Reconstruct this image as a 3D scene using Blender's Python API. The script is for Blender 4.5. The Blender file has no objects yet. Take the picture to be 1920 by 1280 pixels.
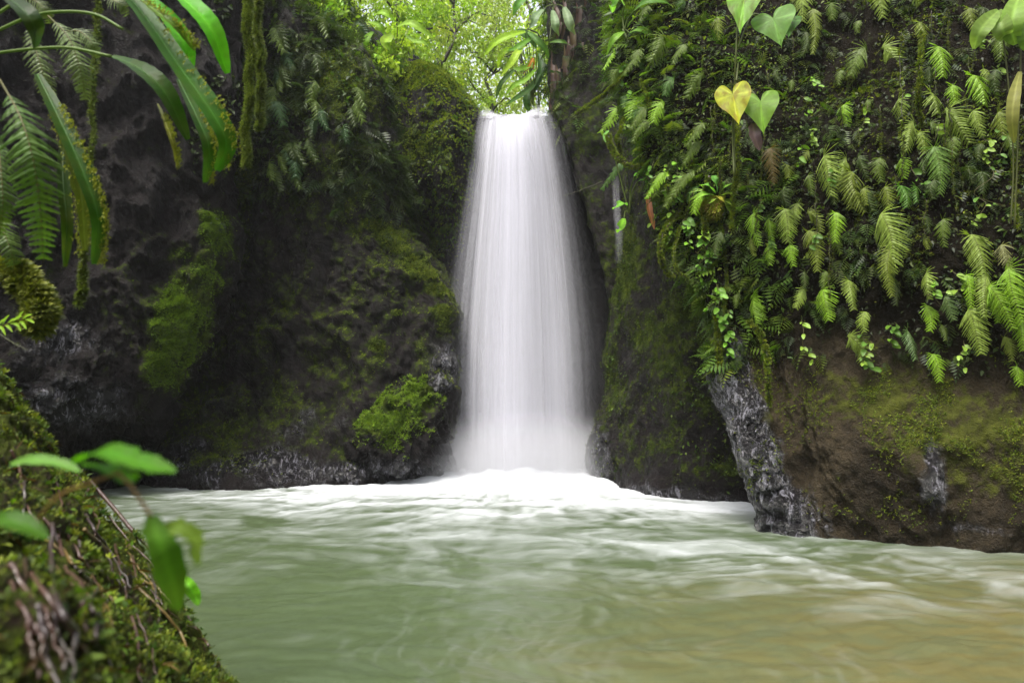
import bpy, math, random
import numpy as np
from mathutils import Vector
from mathutils.bvhtree import BVHTree

random.seed(7)
rng = np.random.default_rng(7)
sc = bpy.context.scene
col = sc.collection

# ------------------------------------------------------------------ camera, world, sun, exposure
CAM = np.array([0.0, 0.0, 1.3])
TH = math.atan(140 / 1280)
F = np.array([0, math.cos(TH), math.sin(TH)]); U = np.array([0, -math.sin(TH), math.cos(TH)]); R = np.array([1.0, 0, 0])
cd = bpy.data.cameras.new('camera'); cam = bpy.data.objects.new('camera', cd); col.objects.link(cam)
cd.lens = 24; cd.sensor_width = 36; cd.clip_end = 2000; cd.clip_start = 0.05
cam.location = CAM; cam.rotation_euler = (math.pi / 2 + TH, 0, 0)
cd.dof.use_dof = True; cd.dof.focus_distance = 8.5; cd.dof.aperture_fstop = 2.4
sc.camera = cam

SUN_DIR = Vector((-0.22, -0.36, 0.90)).normalized()       # towards the sun
w = bpy.data.worlds.new('World'); sc.world = w; w.use_nodes = True
nt = w.node_tree; nt.nodes.clear()
sky = nt.nodes.new('ShaderNodeTexSky'); sky.sky_type = 'NISHITA'; sky.sun_disc = False
sky.sun_elevation = math.asin(SUN_DIR.z); sky.sun_rotation = math.atan2(SUN_DIR.x, SUN_DIR.y)
sky.air_density = 1.0; sky.dust_density = 4.0; sky.ozone_density = 1.0
hs = nt.nodes.new('ShaderNodeHueSaturation'); hs.inputs['Saturation'].default_value = 0.25
bg = nt.nodes.new('ShaderNodeBackground'); bg.inputs['Strength'].default_value = 0.15
wo = nt.nodes.new('ShaderNodeOutputWorld')
nt.links.new(sky.outputs[0], hs.inputs['Color']); nt.links.new(hs.outputs[0], bg.inputs['Color']); nt.links.new(bg.outputs[0], wo.inputs['Surface'])
sd = bpy.data.lights.new('sun', 'SUN'); sun = bpy.data.objects.new('sun', sd); col.objects.link(sun)
sd.energy = 1.5; sd.angle = math.radians(22); sd.color = (1.0, 0.95, 0.85)
sun.rotation_euler = SUN_DIR.to_track_quat('Z', 'Y').to_euler(); sun.location = (0, 0, 30)
sc.view_settings.view_transform = 'Standard'; sc.view_settings.look = 'None'
sc.view_settings.gamma = 1; sc.view_settings.use_curve_mapping = False
sc.view_settings.exposure = 1.55
try:
    sc.cycles.max_bounces = 8; sc.cycles.transparent_max_bounces = 24; sc.cycles.volume_bounces = 1
    sc.cycles.use_denoising = True; sc.cycles.volume_step_rate = 2.0; sc.cycles.volume_max_steps = 64
    sc.cycles.sample_clamp_indirect = 4
except Exception:
    pass

# ------------------------------------------------------------------ helpers
def P(px, py, Y):
    d = R * ((px - 960) / 1280) + U * ((640 - py) / 1280) + F
    return CAM + d * (Y / d[1])
def G(px, py, z=0.0):
    d = R * ((px - 960) / 1280) + U * ((640 - py) / 1280) + F
    return CAM + d * ((z - CAM[2]) / d[2])
def unit(v):
    v = np.asarray(v, float); n = np.linalg.norm(v, axis=-1, keepdims=True); return v / np.maximum(n, 1e-9)

def _hash(ix, iy, iz, seed):
    h = (ix.astype(np.int64) * 374761393 + iy.astype(np.int64) * 668265263 + iz.astype(np.int64) * 2147483647 + seed * 974711) & 0xffffffff
    h = ((h ^ (h >> 13)) * 1274126177) & 0xffffffff
    return (h ^ (h >> 16)) & 0xffffffff
def noise(p, seed=0):
    p = np.asarray(p, float); i = np.floor(p).astype(np.int64); f = p - i
    u = f * f * f * (f * (f * 6 - 15) + 10); res = 0
    for dx in (0, 1):
        for dy in (0, 1):
            for dz in (0, 1):
                h = _hash(i[..., 0] + dx, i[..., 1] + dy, i[..., 2] + dz, seed)
                a = (h & 1023) / 1023 * 2 * math.pi; c = ((h >> 10) & 1023) / 511.5 - 1; s = np.sqrt(np.maximum(0, 1 - c * c))
                g = np.cos(a) * s * (f[..., 0] - dx) + np.sin(a) * s * (f[..., 1] - dy) + c * (f[..., 2] - dz)
                wt = (u[..., 0] if dx else 1 - u[..., 0]) * (u[..., 1] if dy else 1 - u[..., 1]) * (u[..., 2] if dz else 1 - u[..., 2])
                res = res + g * wt
    return res * 1.5
def fbm(p, o=4, seed=0, gain=0.5):
    a, s, r = 1.0, 1.0, 0
    for k in range(o):
        r = r + a * noise(np.asarray(p) * s, seed + k * 17); a *= gain; s *= 2.03
    return r
def ridged(p, o=4, seed=0):
    a, s, r = 1.0, 1.0, 0
    for k in range(o):
        r = r + a * (1 - 2 * np.abs(noise(np.asarray(p) * s, seed + k * 13))); a *= 0.5; s *= 2.1
    return r
def sstep(a, b, x):
    t = np.clip((x - a) / (b - a), 0, 1); return t * t * (3 - 2 * t)

def link(o, parent=None):
    col.objects.link(o)
    if parent is not None: o.parent = parent
    return o
def tag(o, label=None, cat=None, group=None, kind=None):
    if label: o['label'] = label
    if cat: o['category'] = cat
    if group: o['group'] = group
    if kind: o['kind'] = kind
    return o
def mesh_np(name, v, f, mats, parent=None, attrs=None, smooth=True, cols=None):
    """v (n,3), f (m,3|4) arrays -> object"""
    v = np.asarray(v, np.float32); f = np.asarray(f, np.int32)
    me = bpy.data.meshes.new(name); k = f.shape[1]
    me.vertices.add(len(v)); me.vertices.foreach_set('co', v.ravel())
    me.loops.add(f.size); me.loops.foreach_set('vertex_index', f.ravel())
    me.polygons.add(len(f)); me.polygons.foreach_set('loop_start', np.arange(0, f.size, k, dtype=np.int32))
    me.polygons.foreach_set('loop_total', np.full(len(f), k, np.int32))
    me.update(calc_edges=True)
    if smooth: me.polygons.foreach_set('use_smooth', np.ones(len(f), bool))
    for a, d in (attrs or {}).items():
        at = me.attributes.new(a, 'FLOAT', 'POINT'); at.data.foreach_set('value', np.asarray(d, np.float32).ravel())
    if cols is not None:
        at = me.attributes.new('tint', 'FLOAT_COLOR', 'POINT')
        c4 = np.ones((len(v), 4), np.float32); c4[:, :3] = cols; at.data.foreach_set('color', c4.ravel())
    for m in (mats if isinstance(mats, (list, tuple)) else [mats]): me.materials.append(m)
    o = bpy.data.objects.new(name, me); link(o, parent); return o

class MB:
    """collects pieces of one mesh"""
    def __init__(s): s.v = []; s.f = []; s.c = []; s.n = 0
    def add(s, v, f, c):
        v = np.asarray(v, float); f = np.asarray(f, int)
        if f.shape[1] == 3: f = np.column_stack([f, f[:, 2]]); tri = True
        s.v.append(v); s.f.append(f + s.n); s.n += len(v)
        c = np.asarray(c, float); s.c.append(np.broadcast_to(c, (len(v), 3)) if c.ndim == 1 else c)
    def build(s, name, mat, parent=None, smooth=True, origin=None):
        v = np.concatenate(s.v); f = np.concatenate(s.f); c = np.concatenate(s.c)
        if origin is not None: v = v - np.asarray(origin)
        me = bpy.data.meshes.new(name)
        fl = [tuple(r[:3]) if r[2] == r[3] else tuple(r) for r in f.tolist()]
        me.from_pydata(v.tolist(), [], fl)
        if smooth: me.polygons.foreach_set('use_smooth', np.ones(len(fl), bool))
        at = me.attributes.new('tint', 'FLOAT_COLOR', 'POINT')
        c4 = np.ones((len(v), 4), np.float32); c4[:, :3] = c; at.data.foreach_set('color', c4.ravel())
        me.materials.append(mat)
        o = bpy.data.objects.new(name, me); link(o, parent); return o
def empty(name, loc, label, cat, group=None):
    o = bpy.data.objects.new(name, None); link(o); o.location = [float(a) for a in loc]; o.empty_display_size = 0.1
    return tag(o, label, cat, group)

def tube(pts, rad, seg=7):
    pts = np.asarray(pts, float); n = len(pts); rad = np.broadcast_to(np.asarray(rad, float), (n,))
    T = unit(np.gradient(pts, axis=0)); ref = np.array([0.13, 0.97, 0.2])
    A = unit(np.cross(T, ref)); B = np.cross(T, A); an = np.linspace(0, 2 * math.pi, seg, endpoint=False)
    v = pts[:, None] + rad[:, None, None] * (np.cos(an)[None, :, None] * A[:, None] + np.sin(an)[None, :, None] * B[:, None])
    f = [(i * seg + j, i * seg + (j + 1) % seg, (i + 1) * seg + (j + 1) % seg, (i + 1) * seg + j) for i in range(n - 1) for j in range(seg)]
    v = np.concatenate([v.reshape(-1, 3), pts[:1], pts[-1:]]); m = n * seg
    f += [((j + 1) % seg, j, m, m) for j in range(seg)] + [((n - 1) * seg + j, (n - 1) * seg + (j + 1) % seg, m + 1, m + 1) for j in range(seg)]
    return v, np.array(f)
def spline(pts, n, pw=1.0):
    """Catmull-Rom through points (k,d) -> (n,d)"""
    p = np.asarray(pts, float); k = len(p)
    e = np.concatenate([[2 * p[0] - p[1]], p, [2 * p[-1] - p[-2]]])
    t = np.linspace(0, 1, n) ** pw * (k - 1 - 1e-9); i = t.astype(int); f = (t - i).reshape((-1,) + (1,) * (p.ndim - 1))
    a, b, c, d = e[i], e[i + 1], e[i + 2], e[i + 3]
    return 0.5 * (2 * b + (c - a) * f + (2 * a - 5 * b + 4 * c - d) * f ** 2 + (3 * b - a - 3 * c + d) * f ** 3)

# ------------------------------------------------------------------ materials
def new_mat(name):
    m = bpy.data.materials.new(name); m.use_nodes = True; nt = m.node_tree; nt.nodes.clear()
    out = nt.nodes.new('ShaderNodeOutputMaterial'); return m, nt, out
def N(nt, t, **kw):
    n = nt.nodes.new(t)
    for k, v in kw.items():
        if k in n.inputs.keys(): n.inputs[k].default_value = v
        else: setattr(n, k, v)
    return n
def mix(nt, fac, a, b, bt='MIX'):
    n = nt.nodes.new('ShaderNodeMix'); n.data_type = 'RGBA'; n.blend_type = bt
    for s, v in ((0, fac), (6, a), (7, b)):
        if hasattr(v, 'links') or hasattr(v, 'is_output'): nt.links.new(v, n.inputs[s])
        else: n.inputs[s].default_value = v if s == 0 else (*v, 1)
    return n.outputs[2]
def ramp(nt, src, p0, p1):
    n = nt.nodes.new('ShaderNodeMapRange'); n.inputs[1].default_value = p0; n.inputs[2].default_value = p1; n.interpolation_type = 'SMOOTHSTEP'
    nt.links.new(src, n.inputs[0]); return n.outputs[0]
def noise_n(nt, scale, detail=5, rough=0.55, vec=None, dist=0.0):
    n = N(nt, 'ShaderNodeTexNoise'); n.inputs['Scale'].default_value = scale; n.inputs['Detail'].default_value = detail
    n.inputs['Roughness'].default_value = rough; n.inputs['Distortion'].default_value = dist
    if vec is not None: nt.links.new(vec, n.inputs['Vector'])
    return n.outputs[0]
def math_n(nt, op, a, b):
    n = nt.nodes.new('ShaderNodeMath'); n.operation = op
    for s, v in ((0, a), (1, b)):
        if isinstance(v, (int, float)): n.inputs[s].default_value = v
        else: nt.links.new(v, n.inputs[s])
    return n.outputs[0]

def rock_mat(name, dark, light, moss1, moss2, rough=0.3, bump=0.6, mossrough=0.75, scale=1.0):
    m, nt, out = new_mat(name); L = nt.links.new
    geo = N(nt, 'ShaderNodeNewGeometry'); pos = geo.outputs['Position']
    n1 = noise_n(nt, 1.3 * scale, 7, 0.6, pos); n2 = noise_n(nt, 9 * scale, 6, 0.65, pos, 0.4); n3 = noise_n(nt, 45 * scale, 4, 0.7, pos)
    base = mix(nt, ramp(nt, n1, 0.35, 0.68), dark, light)
    base = mix(nt, math_n(nt, 'MULTIPLY', ramp(nt, n2, 0.42, 0.7), 0.6), base, tuple(c * 0.5 for c in dark))
    base = mix(nt, math_n(nt, 'MULTIPLY', ramp(nt, n3, 0.52, 0.7), 0.6), base, tuple(c * 1.6 for c in light))
    at = N(nt, 'ShaderNodeAttribute', attribute_name='moss')
    mm = math_n(nt, 'ADD', at.outputs['Fac'], math_n(nt, 'MULTIPLY', math_n(nt, 'SUBTRACT', n2, 0.5), 1.3))
    mm = math_n(nt, 'ADD', mm, math_n(nt, 'MULTIPLY', math_n(nt, 'SUBTRACT', n3, 0.5), 0.7))
    mm = ramp(nt, mm, 0.36, 0.66)
    mcol = mix(nt, ramp(nt, noise_n(nt, 5 * scale, 5, 0.7, pos), 0.35, 0.7), moss1, moss2)
    soil_sh = N(nt, 'ShaderNodeAttribute', attribute_name='soil_shade').outputs['Fac']; we = N(nt, 'ShaderNodeAttribute', attribute_name='wet').outputs['Fac']
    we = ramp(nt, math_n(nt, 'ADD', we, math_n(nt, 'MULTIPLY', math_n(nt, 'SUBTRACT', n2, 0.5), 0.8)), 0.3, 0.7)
    base = mix(nt, soil_sh, base, (0.012, 0.010, 0.007)); base = mix(nt, we, base, (0.014, 0.012, 0.014))  # first mix: dark soil tone that also paints in shade between the ferns
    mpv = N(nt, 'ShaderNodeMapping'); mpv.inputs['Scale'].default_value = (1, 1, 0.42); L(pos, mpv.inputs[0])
    glint_streaks = math_n(nt, 'MULTIPLY', we, ramp(nt, noise_n(nt, 13, 5, 0.72, mpv.outputs[0], 0.8), 0.51, 0.63)); base = mix(nt, math_n(nt, 'MULTIPLY', glint_streaks, 0.85), base, (0.33, 0.32, 0.37)); mcol = mix(nt, math_n(nt, 'MULTIPLY', soil_sh, 0.85), mcol, (0.014, 0.018, 0.006))  # pale streaks: trickling water with its sky glints painted into the base colour
    mm = math_n(nt, 'MULTIPLY', mm, math_n(nt, 'SUBTRACT', 1.0, we))
    c = mix(nt, mm, base, mcol)
    b = N(nt, 'ShaderNodeBsdfPrincipled'); L(c, b.inputs['Base Color'])
    r = nt.nodes.new('ShaderNodeMapRange'); L(mm, r.inputs[0]); r.inputs[3].default_value = rough; r.inputs[4].default_value = mossrough
    rr = math_n(nt, 'ADD', r.outputs[0], math_n(nt, 'MULTIPLY', math_n(nt, 'SUBTRACT', n2, 0.5), 0.35))
    rr = math_n(nt, 'MULTIPLY', rr, math_n(nt, 'SUBTRACT', 1.0, math_n(nt, 'MULTIPLY', we, 0.65))); rr = math_n(nt, 'MAXIMUM', rr, math_n(nt, 'MULTIPLY', soil_sh, 0.8)); L(rr, b.inputs['Roughness'])
    sp = math_n(nt, 'ADD', 0.12, math_n(nt, 'MULTIPLY', we, 0.88)); sp = math_n(nt, 'MULTIPLY', sp, math_n(nt, 'SUBTRACT', 1.0, math_n(nt, 'MULTIPLY', math_n(nt, 'MAXIMUM', mm, soil_sh), 0.8))); L(sp, b.inputs['Specular IOR Level'])
    vor = N(nt, 'ShaderNodeTexVoronoi', feature='DISTANCE_TO_EDGE'); vor.inputs['Scale'].default_value = 3.2 * scale
    wv = N(nt, 'ShaderNodeVectorMath', operation='ADD'); L(pos, wv.inputs[0])
    nc = N(nt, 'ShaderNodeTexNoise'); nc.inputs['Scale'].default_value = 2.5 * scale; L(pos, nc.inputs['Vector']); L(nc.outputs[1], wv.inputs[1]); L(wv.outputs[0], vor.inputs['Vector'])
    h = math_n(nt, 'ADD', math_n(nt, 'MULTIPLY', n2, 1.0), math_n(nt, 'MULTIPLY', n3, 0.45))
    h = math_n(nt, 'ADD', h, math_n(nt, 'MULTIPLY', ramp(nt, vor.outputs[0], 0.0, 0.05), 0.08))
    bp = N(nt, 'ShaderNodeBump'); bp.inputs['Strength'].default_value = bump; L(math_n(nt, 'ADD', 0.09, math_n(nt, 'MULTIPLY', we, 0.20)), bp.inputs['Distance']); L(h, bp.inputs['Height'])
    L(bp.outputs[0], b.inputs['Normal']); L(b.outputs[0], out.inputs[0]); return m
def leaf_mat(name, rough=0.45, trans=0.35, var=0.25, spec=0.3, vein=False):
    m, nt, out = new_mat(name); L = nt.links.new
    at = N(nt, 'ShaderNodeAttribute', attribute_name='tint'); geo = N(nt, 'ShaderNodeNewGeometry')
    n = noise_n(nt, 14, 4, 0.6, geo.outputs['Position'])
    c = mix(nt, math_n(nt, 'MULTIPLY', ramp(nt, n, 0.35, 0.75), var), at.outputs['Color'], (0.10, 0.10, 0.02))
    b = N(nt, 'ShaderNodeBsdfPrincipled'); L(c, b.inputs['Base Color']); b.inputs['Roughness'].default_value = rough
    b.inputs['Specular IOR Level'].default_value = spec
    t = N(nt, 'ShaderNodeBsdfTranslucent')
    g = mix(nt, 1.0, c, (1.35, 1.5, 0.6), 'MULTIPLY'); L(g, t.inputs['Color'])
    bp = N(nt, 'ShaderNodeBump'); bp.inputs['Strength'].default_value = 0.25; bp.inputs['Distance'].default_value = 0.01
    L(noise_n(nt, 60, 3, 0.6, geo.outputs['Position']), bp.inputs['Height']); L(bp.outputs[0], b.inputs['Normal'])
    ms = N(nt, 'ShaderNodeMixShader'); ms.inputs[0].default_value = trans; L(b.outputs[0], ms.inputs[1]); L(t.outputs[0], ms.inputs[2]); L(ms.outputs[0], out.inputs[0])
    return m
def bark_mat(name, a=(0.05, 0.035, 0.025), b_=(0.02, 0.014, 0.01), moss=(0.07, 0.09, 0.02), mf=0.5):
    m, nt, out = new_mat(name); L = nt.links.new; geo = N(nt, 'ShaderNodeNewGeometry'); pos = geo.outputs['Position']
    n1 = noise_n(nt, 14, 6, 0.7, pos); n2 = noise_n(nt, 3.5, 4, 0.6, pos)
    c = mix(nt, ramp(nt, n1, 0.35, 0.65), b_, a); c = mix(nt, math_n(nt, 'MULTIPLY', ramp(nt, n2, 0.45, 0.6), mf), c, moss)
    b = N(nt, 'ShaderNodeBsdfPrincipled'); L(c, b.inputs['Base Color']); b.inputs['Roughness'].default_value = 0.6
    bp = N(nt, 'ShaderNodeBump'); bp.inputs['Strength'].default_value = 0.7; bp.inputs['Distance'].default_value = 0.03
    L(n1, bp.inputs['Height']); L(bp.outputs[0], b.inputs['Normal']); L(b.outputs[0], out.inputs[0]); return m

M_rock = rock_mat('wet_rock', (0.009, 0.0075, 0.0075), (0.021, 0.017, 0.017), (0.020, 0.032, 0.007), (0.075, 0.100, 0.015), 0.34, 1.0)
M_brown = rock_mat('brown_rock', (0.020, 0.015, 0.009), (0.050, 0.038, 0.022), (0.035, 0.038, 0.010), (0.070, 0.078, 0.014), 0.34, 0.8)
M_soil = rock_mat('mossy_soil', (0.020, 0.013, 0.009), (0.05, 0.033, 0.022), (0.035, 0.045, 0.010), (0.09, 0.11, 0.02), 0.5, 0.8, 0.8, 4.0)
M_leaf = leaf_mat('leaf_green'); M_gloss = leaf_mat('leaf_waxy', 0.36, 0.45, 0.28, 0.10)
M_mossl = leaf_mat('moss_sprigs', 0.65, 0.3, 0.15, 0.3)
M_bark = bark_mat('mossy_bark'); M_dark = bark_mat('dark_bark', (0.07, 0.04, 0.035), (0.022, 0.014, 0.014), (0.05, 0.05, 0.02), 0.25)

# ------------------------------------------------------------------ rock patches
BVH = {}
def patch(name, rows, nu, nv, mat, label, moss=None, amp=(0.30, 0.10, 0.035), freq=0.55, seed=1, flip=False, uw=1.0, strata=0.0, mossbase=0.0, cat='cliff', wet=None, soil_shade=None):
    rows = np.array(rows, float)                         # (r,k,3) world points
    g = spline(rows, nv); g = spline(np.swapaxes(g, 0, 1), nu, uw); g = np.swapaxes(g, 0, 1).copy()
    def nor(g):
        n = unit(np.cross(np.gradient(g, axis=1), np.gradient(g, axis=0)))
        mid = n[nv // 2, nu // 2]
        return n if (np.dot(mid, CAM - g[nv // 2, nu // 2]) > 0) != flip else -n
    n = nor(g)
    q = g * np.array([1, 1, 0.75])
    wob = np.stack([noise(q * 0.9, seed + 5), noise(q * 0.9, seed + 6), noise(q * 0.9, seed + 7)], -1) * 0.5
    d = amp[0] * fbm(q * freq + wob, 3, seed) + amp[1] * ridged(q * freq * 2.7 + wob, 4, seed + 31) - amp[1] + amp[2] * fbm(q * 6, 4, seed + 77, 0.6)
    cr = np.abs(noise(q * np.array([0.8, 0.8, 0.35]) + wob * 1.2, seed + 91)); d -= 0.05 * amp[1] / 0.1 * np.exp(-(cr / 0.05) ** 2) * sstep(-0.1, 0.4, noise(q * 0.6, seed + 93))
    if strata: d += strata * noise(np.stack([q[..., 0] * 0.4, q[..., 1] * 0.4, q[..., 2] * 3.0 + wob[..., 0] * 2], -1), seed + 55)
    g = g + n * d[..., None]; n = nor(g)
    ms = np.full(g.shape[:2], mossbase)
    for (c, r, s) in (moss or []):
        c = np.array(c); rr = np.broadcast_to(np.array(r, float), (3,))
        ms = np.maximum(ms, s * np.exp(-(((g - c) / rr) ** 2).sum(-1)))
    ms = ms + 0.22 * fbm(g * 1.7, 3, seed + 9) * (ms > 0.05) + 0.25 * np.clip(n[..., 2], 0, 1) * (ms > 0.1)
    ms = ms * sstep(-0.1, 0.5, g[..., 2]) * (1 - .45 * (soil_shade(g) if soil_shade else 0)); ms = np.clip(ms, 0, 1)
    wt = np.zeros(g.shape[:2]); soil_shd = soil_shade(g) if soil_shade else wt
    for (c, r, s) in (wet or []): wt = np.maximum(wt, s * np.exp(-(((g - np.array(c)) / np.broadcast_to(np.array(r, float), (3,))) ** 2).sum(-1)))
    wt = np.clip(wt + 0.3 * noise(g * 2.2, seed + 3) * (wt > .05), 0, 1)
    g = g + n * (wt * (0.055 * ridged(q * np.array([5.5, 5.5, 4.5]), 4, seed + 66) + .10 * noise(q * 2.3, seed + 68)))[..., None]
    idx = np.arange(nu * nv).reshape(nv, nu)
    f = np.stack([idx[:-1, :-1], idx[:-1, 1:], idx[1:, 1:], idx[1:, :-1]], -1).reshape(-1, 4)
    o = mesh_np(name, g.reshape(-1, 3), f, mat, attrs={'moss': ms, 'wet': wt, 'soil_shade': soil_shd})
    tag(o, label, cat, None, 'structure' if cat == 'cliff' else None)
    s2 = 2
    idg = np.arange(nu * nv).reshape(nv, nu)[::s2, ::s2]; gg = g[::s2, ::s2]
    k = gg.shape[1]; ii = np.arange(gg.shape[0] * k).reshape(gg.shape[:2])
    ff = np.stack([ii[:-1, :-1], ii[:-1, 1:], ii[1:, 1:], ii[1:, :-1]], -1).reshape(-1, 4)
    BVH[name] = BVHTree.FromPolygons(gg.reshape(-1, 3).tolist(), ff.tolist())
    return dict(g=g, n=n, m=ms, o=o, name=name)
def hit(name, px, py):
    d = R * ((px - 960) / 1280) + U * ((640 - py) / 1280) + F
    best = None
    for nm in ([name] if isinstance(name, str) else name):
        loc, nn, _, dist = BVH[nm].ray_cast(Vector(CAM), Vector(d).normalized())
        if loc is not None and (best is None or dist < best[2]):
            nn = np.array(nn); nn = nn if np.dot(nn, d) < 0 else -nn; best = (np.array(loc), nn, dist)
    return best

def down(pts, z=-0.8): return [np.array([p[0], p[1], z]) for p in pts]
# near right cliff
rA = []
def rowA(py, c1, ys, cx=None, back=12.5):
    xs = cx or [c1[0] + 95, 1545, 1720, 1950, 2330, 2900]
    r = [P(c1[0] + 70, py, back), P(c1[0], py, c1[1])]
    for x, y in zip(xs, ys): r.append(P(x, py, y))
    return r
rA.append(rowA(-420, (1180, 11.5), [10.2, 9.6, 9.0, 8.4, 7.4, 5.4]))
rA.append(rowA(-120, (1150, 11.0), [9.8, 8.9, 8.3, 7.8, 6.9, 5.0]))
rA.append(rowA(60, (1150, 10.6), [9.3, 8.4, 7.8, 7.3, 6.5, 4.7]))
rA.append(rowA(210, (1180, 10.1), [8.8, 7.9, 7.4, 7.0, 6.2, 4.5]))
rA.append(rowA(340, (1235, 9.6), [8.4, 7.7, 7.2, 6.8, 6.0, 4.3]))
rA.append(rowA(470, (1285, 9.2), [8.2, 7.6, 7.1, 6.7, 5.9, 4.2]))
rA.append(rowA(600, (1335, 8.8), [8.1, 7.6, 7.1, 6.7, 5.9, 4.2]))
rA.append(rowA(720, (1362, 8.6), [8.0, 7.55, 7.1, 6.7, 5.9, 4.2]))
rA.append(rowA(850, (1395, 8.35), [7.75, 7.3, 6.9, 6.5, 5.8, 4.2]))
wA = [G(1520, 930), G(1432, 985), G(1520, 1003), G(1620, 1014), G(1760, 1026), G(1950, 1037), G(2330, 1050), G(2900, 1085)]
rA.append(wA); rA.append(down(wA))
mA = [(P(1850, 830, 6.4), (1.0, 1.0, 0.7), 0.75), (P(1700, 740, 6.8), (0.9, 1.2, 0.45), 0.6), (P(1500, 700, 7.3), (0.7, 1, 0.5), 0.45), (P(1600, 300, 7.8), (4.5, 5, 2.2), 0.55),
      (P(1390, 560, 8.4), (0.5, 1.5, 1.2), 0.6), (P(1440, 740, 7.8), (0.12, .8, 0.8), 0.6)]
cliffA = patch('cliff_right', rA, 430, 330, M_brown, 'brown wet rock wall on the right under the hanging ferns', mA, (0.17, 0.055, 0.035), 0.7, 3, uw=1.5, strata=0.02, mossbase=0.20,
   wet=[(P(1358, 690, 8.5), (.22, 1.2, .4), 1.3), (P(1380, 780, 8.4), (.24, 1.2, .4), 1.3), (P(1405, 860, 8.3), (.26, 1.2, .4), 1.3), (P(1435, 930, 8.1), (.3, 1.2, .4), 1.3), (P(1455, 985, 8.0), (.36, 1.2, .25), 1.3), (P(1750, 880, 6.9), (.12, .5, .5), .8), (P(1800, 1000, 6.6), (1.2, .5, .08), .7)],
   soil_shade=lambda g: sstep(P(960, 680, 7.5)[2] - .3, P(960, 680, 7.5)[2] + .6, g[..., 2] + 0.35 * fbm(g * 1.3, 3, 401)))  # peaty soil and painted-in fern shade, darkening the upper wall

# rock between fall and right cliff
def rowB(py, x1, y1, ys):
    return [P(x1 + 60, py, 16.5), P(x1 + 12, py, y1 + 0.9), P(x1, py, y1)] + [P(x, py, y) for x, y in zip([1195, 1270, 1400, 1560, 1700], ys)]
rB = [rowB(-250, 1150, 14.0, [12.9, 12.2, 11.6, 11.4, 11.4]), rowB(100, 1160, 13.8, [12.7, 11.9, 11.3, 11.1, 11.1]), rowB(390, 1162, 13.5, [12.3, 11.5, 10.9, 10.8, 10.8]),
      rowB(560, 1152, 13.4, [12.1, 11.2, 10.7, 10.5, 10.5]), rowB(740, 1132, 13.35, [11.9, 10.9, 10.4, 10.2, 10.2]), rowB(840, 1114, 13.3, [11.8, 10.8, 10.3, 10.1, 10.1])]
wB = [G(1150, 885), G(1122, 899), G(1110, 905), G(1180, 925), G(1245, 938), G(1400, 946), G(1560, 950), G(1700, 952)]
rB += [wB, down(wB)]
mB = [(P(1165, 520, 13.2), (0.45, 1.5, 1.7), 0.85), (P(1145, 700, 13.1), (0.25, 1, 0.8), 0.7), (P(1260, 620, 11.3), (1.3, 1.5, 1.2), 0.62), (P(1300, 400, 11.2), (2, 2, 2), 0.5)]
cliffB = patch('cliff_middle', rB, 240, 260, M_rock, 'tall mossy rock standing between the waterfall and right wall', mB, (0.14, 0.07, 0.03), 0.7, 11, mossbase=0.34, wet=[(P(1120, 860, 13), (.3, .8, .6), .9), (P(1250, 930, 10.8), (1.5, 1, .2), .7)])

# slab right of the fall
def rowS(py, x1, y1): return [P(x1 + 30, py, 16.4), P(x1, py, y1), P(x1 + 45, py, y1 - 0.25), P(x1 + 130, py, y1 - 0.5), P(x1 + 300, py, y1 - 0.4)]
rS = [rowS(-300, 1010, 15.4), rowS(120, 1030, 15.2), rowS(215, 1042, 14.9), rowS(330, 1075, 14.9), rowS(430, 1108, 14.9), rowS(520, 1135, 15.0), rowS(640, 1165, 15.2), rowS(930, 1190, 15.4)]
cliffS = patch('cliff_slab', rS, 110, 170, M_rock, 'slanting grey green slab just right of the falling water', [(P(1100, 250, 14.8), (1.2, 1, 1.6), 0.55)], (0.1, 0.06, 0.03), 0.7, 17, mossbase=0.4)

# back wall behind the fall
def rowC(py, top=None):
    xs = [560, 700, 790, 870, 960, 1050, 1130, 1260, 1420]
    ys = [16.2, 16.3, 16.4, 15.6, 15.3, 15.6, 16.4, 16.4, 16.2]
    return [P(x, py if top is None else t, y) for x, y, t in zip(xs, ys, top or [0] * 9)]
wC = [np.array([p[0], p[1], -0.8]) for p in rowC(880)]
LIP = [60, 60, 120, 226, 228, 226, 150, 0, -50]
rC = [[p + np.array([0, 6, 1.0 if i not in (3, 4, 5) else 0.1]) for i, p in enumerate(rowC(0, LIP))], rowC(0, LIP), rowC(0, [250, 250, 260, 262, 262, 262, 260, 240, 240]), rowC(400), rowC(600), rowC(800), wC]
cliffC = patch('cliff_back', rC, 240, 200, M_rock, 'dark wet rock wall behind the falling water', [], (0.12, 0.1, 0.03), 0.7, 23, mossbase=0.05)

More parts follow.
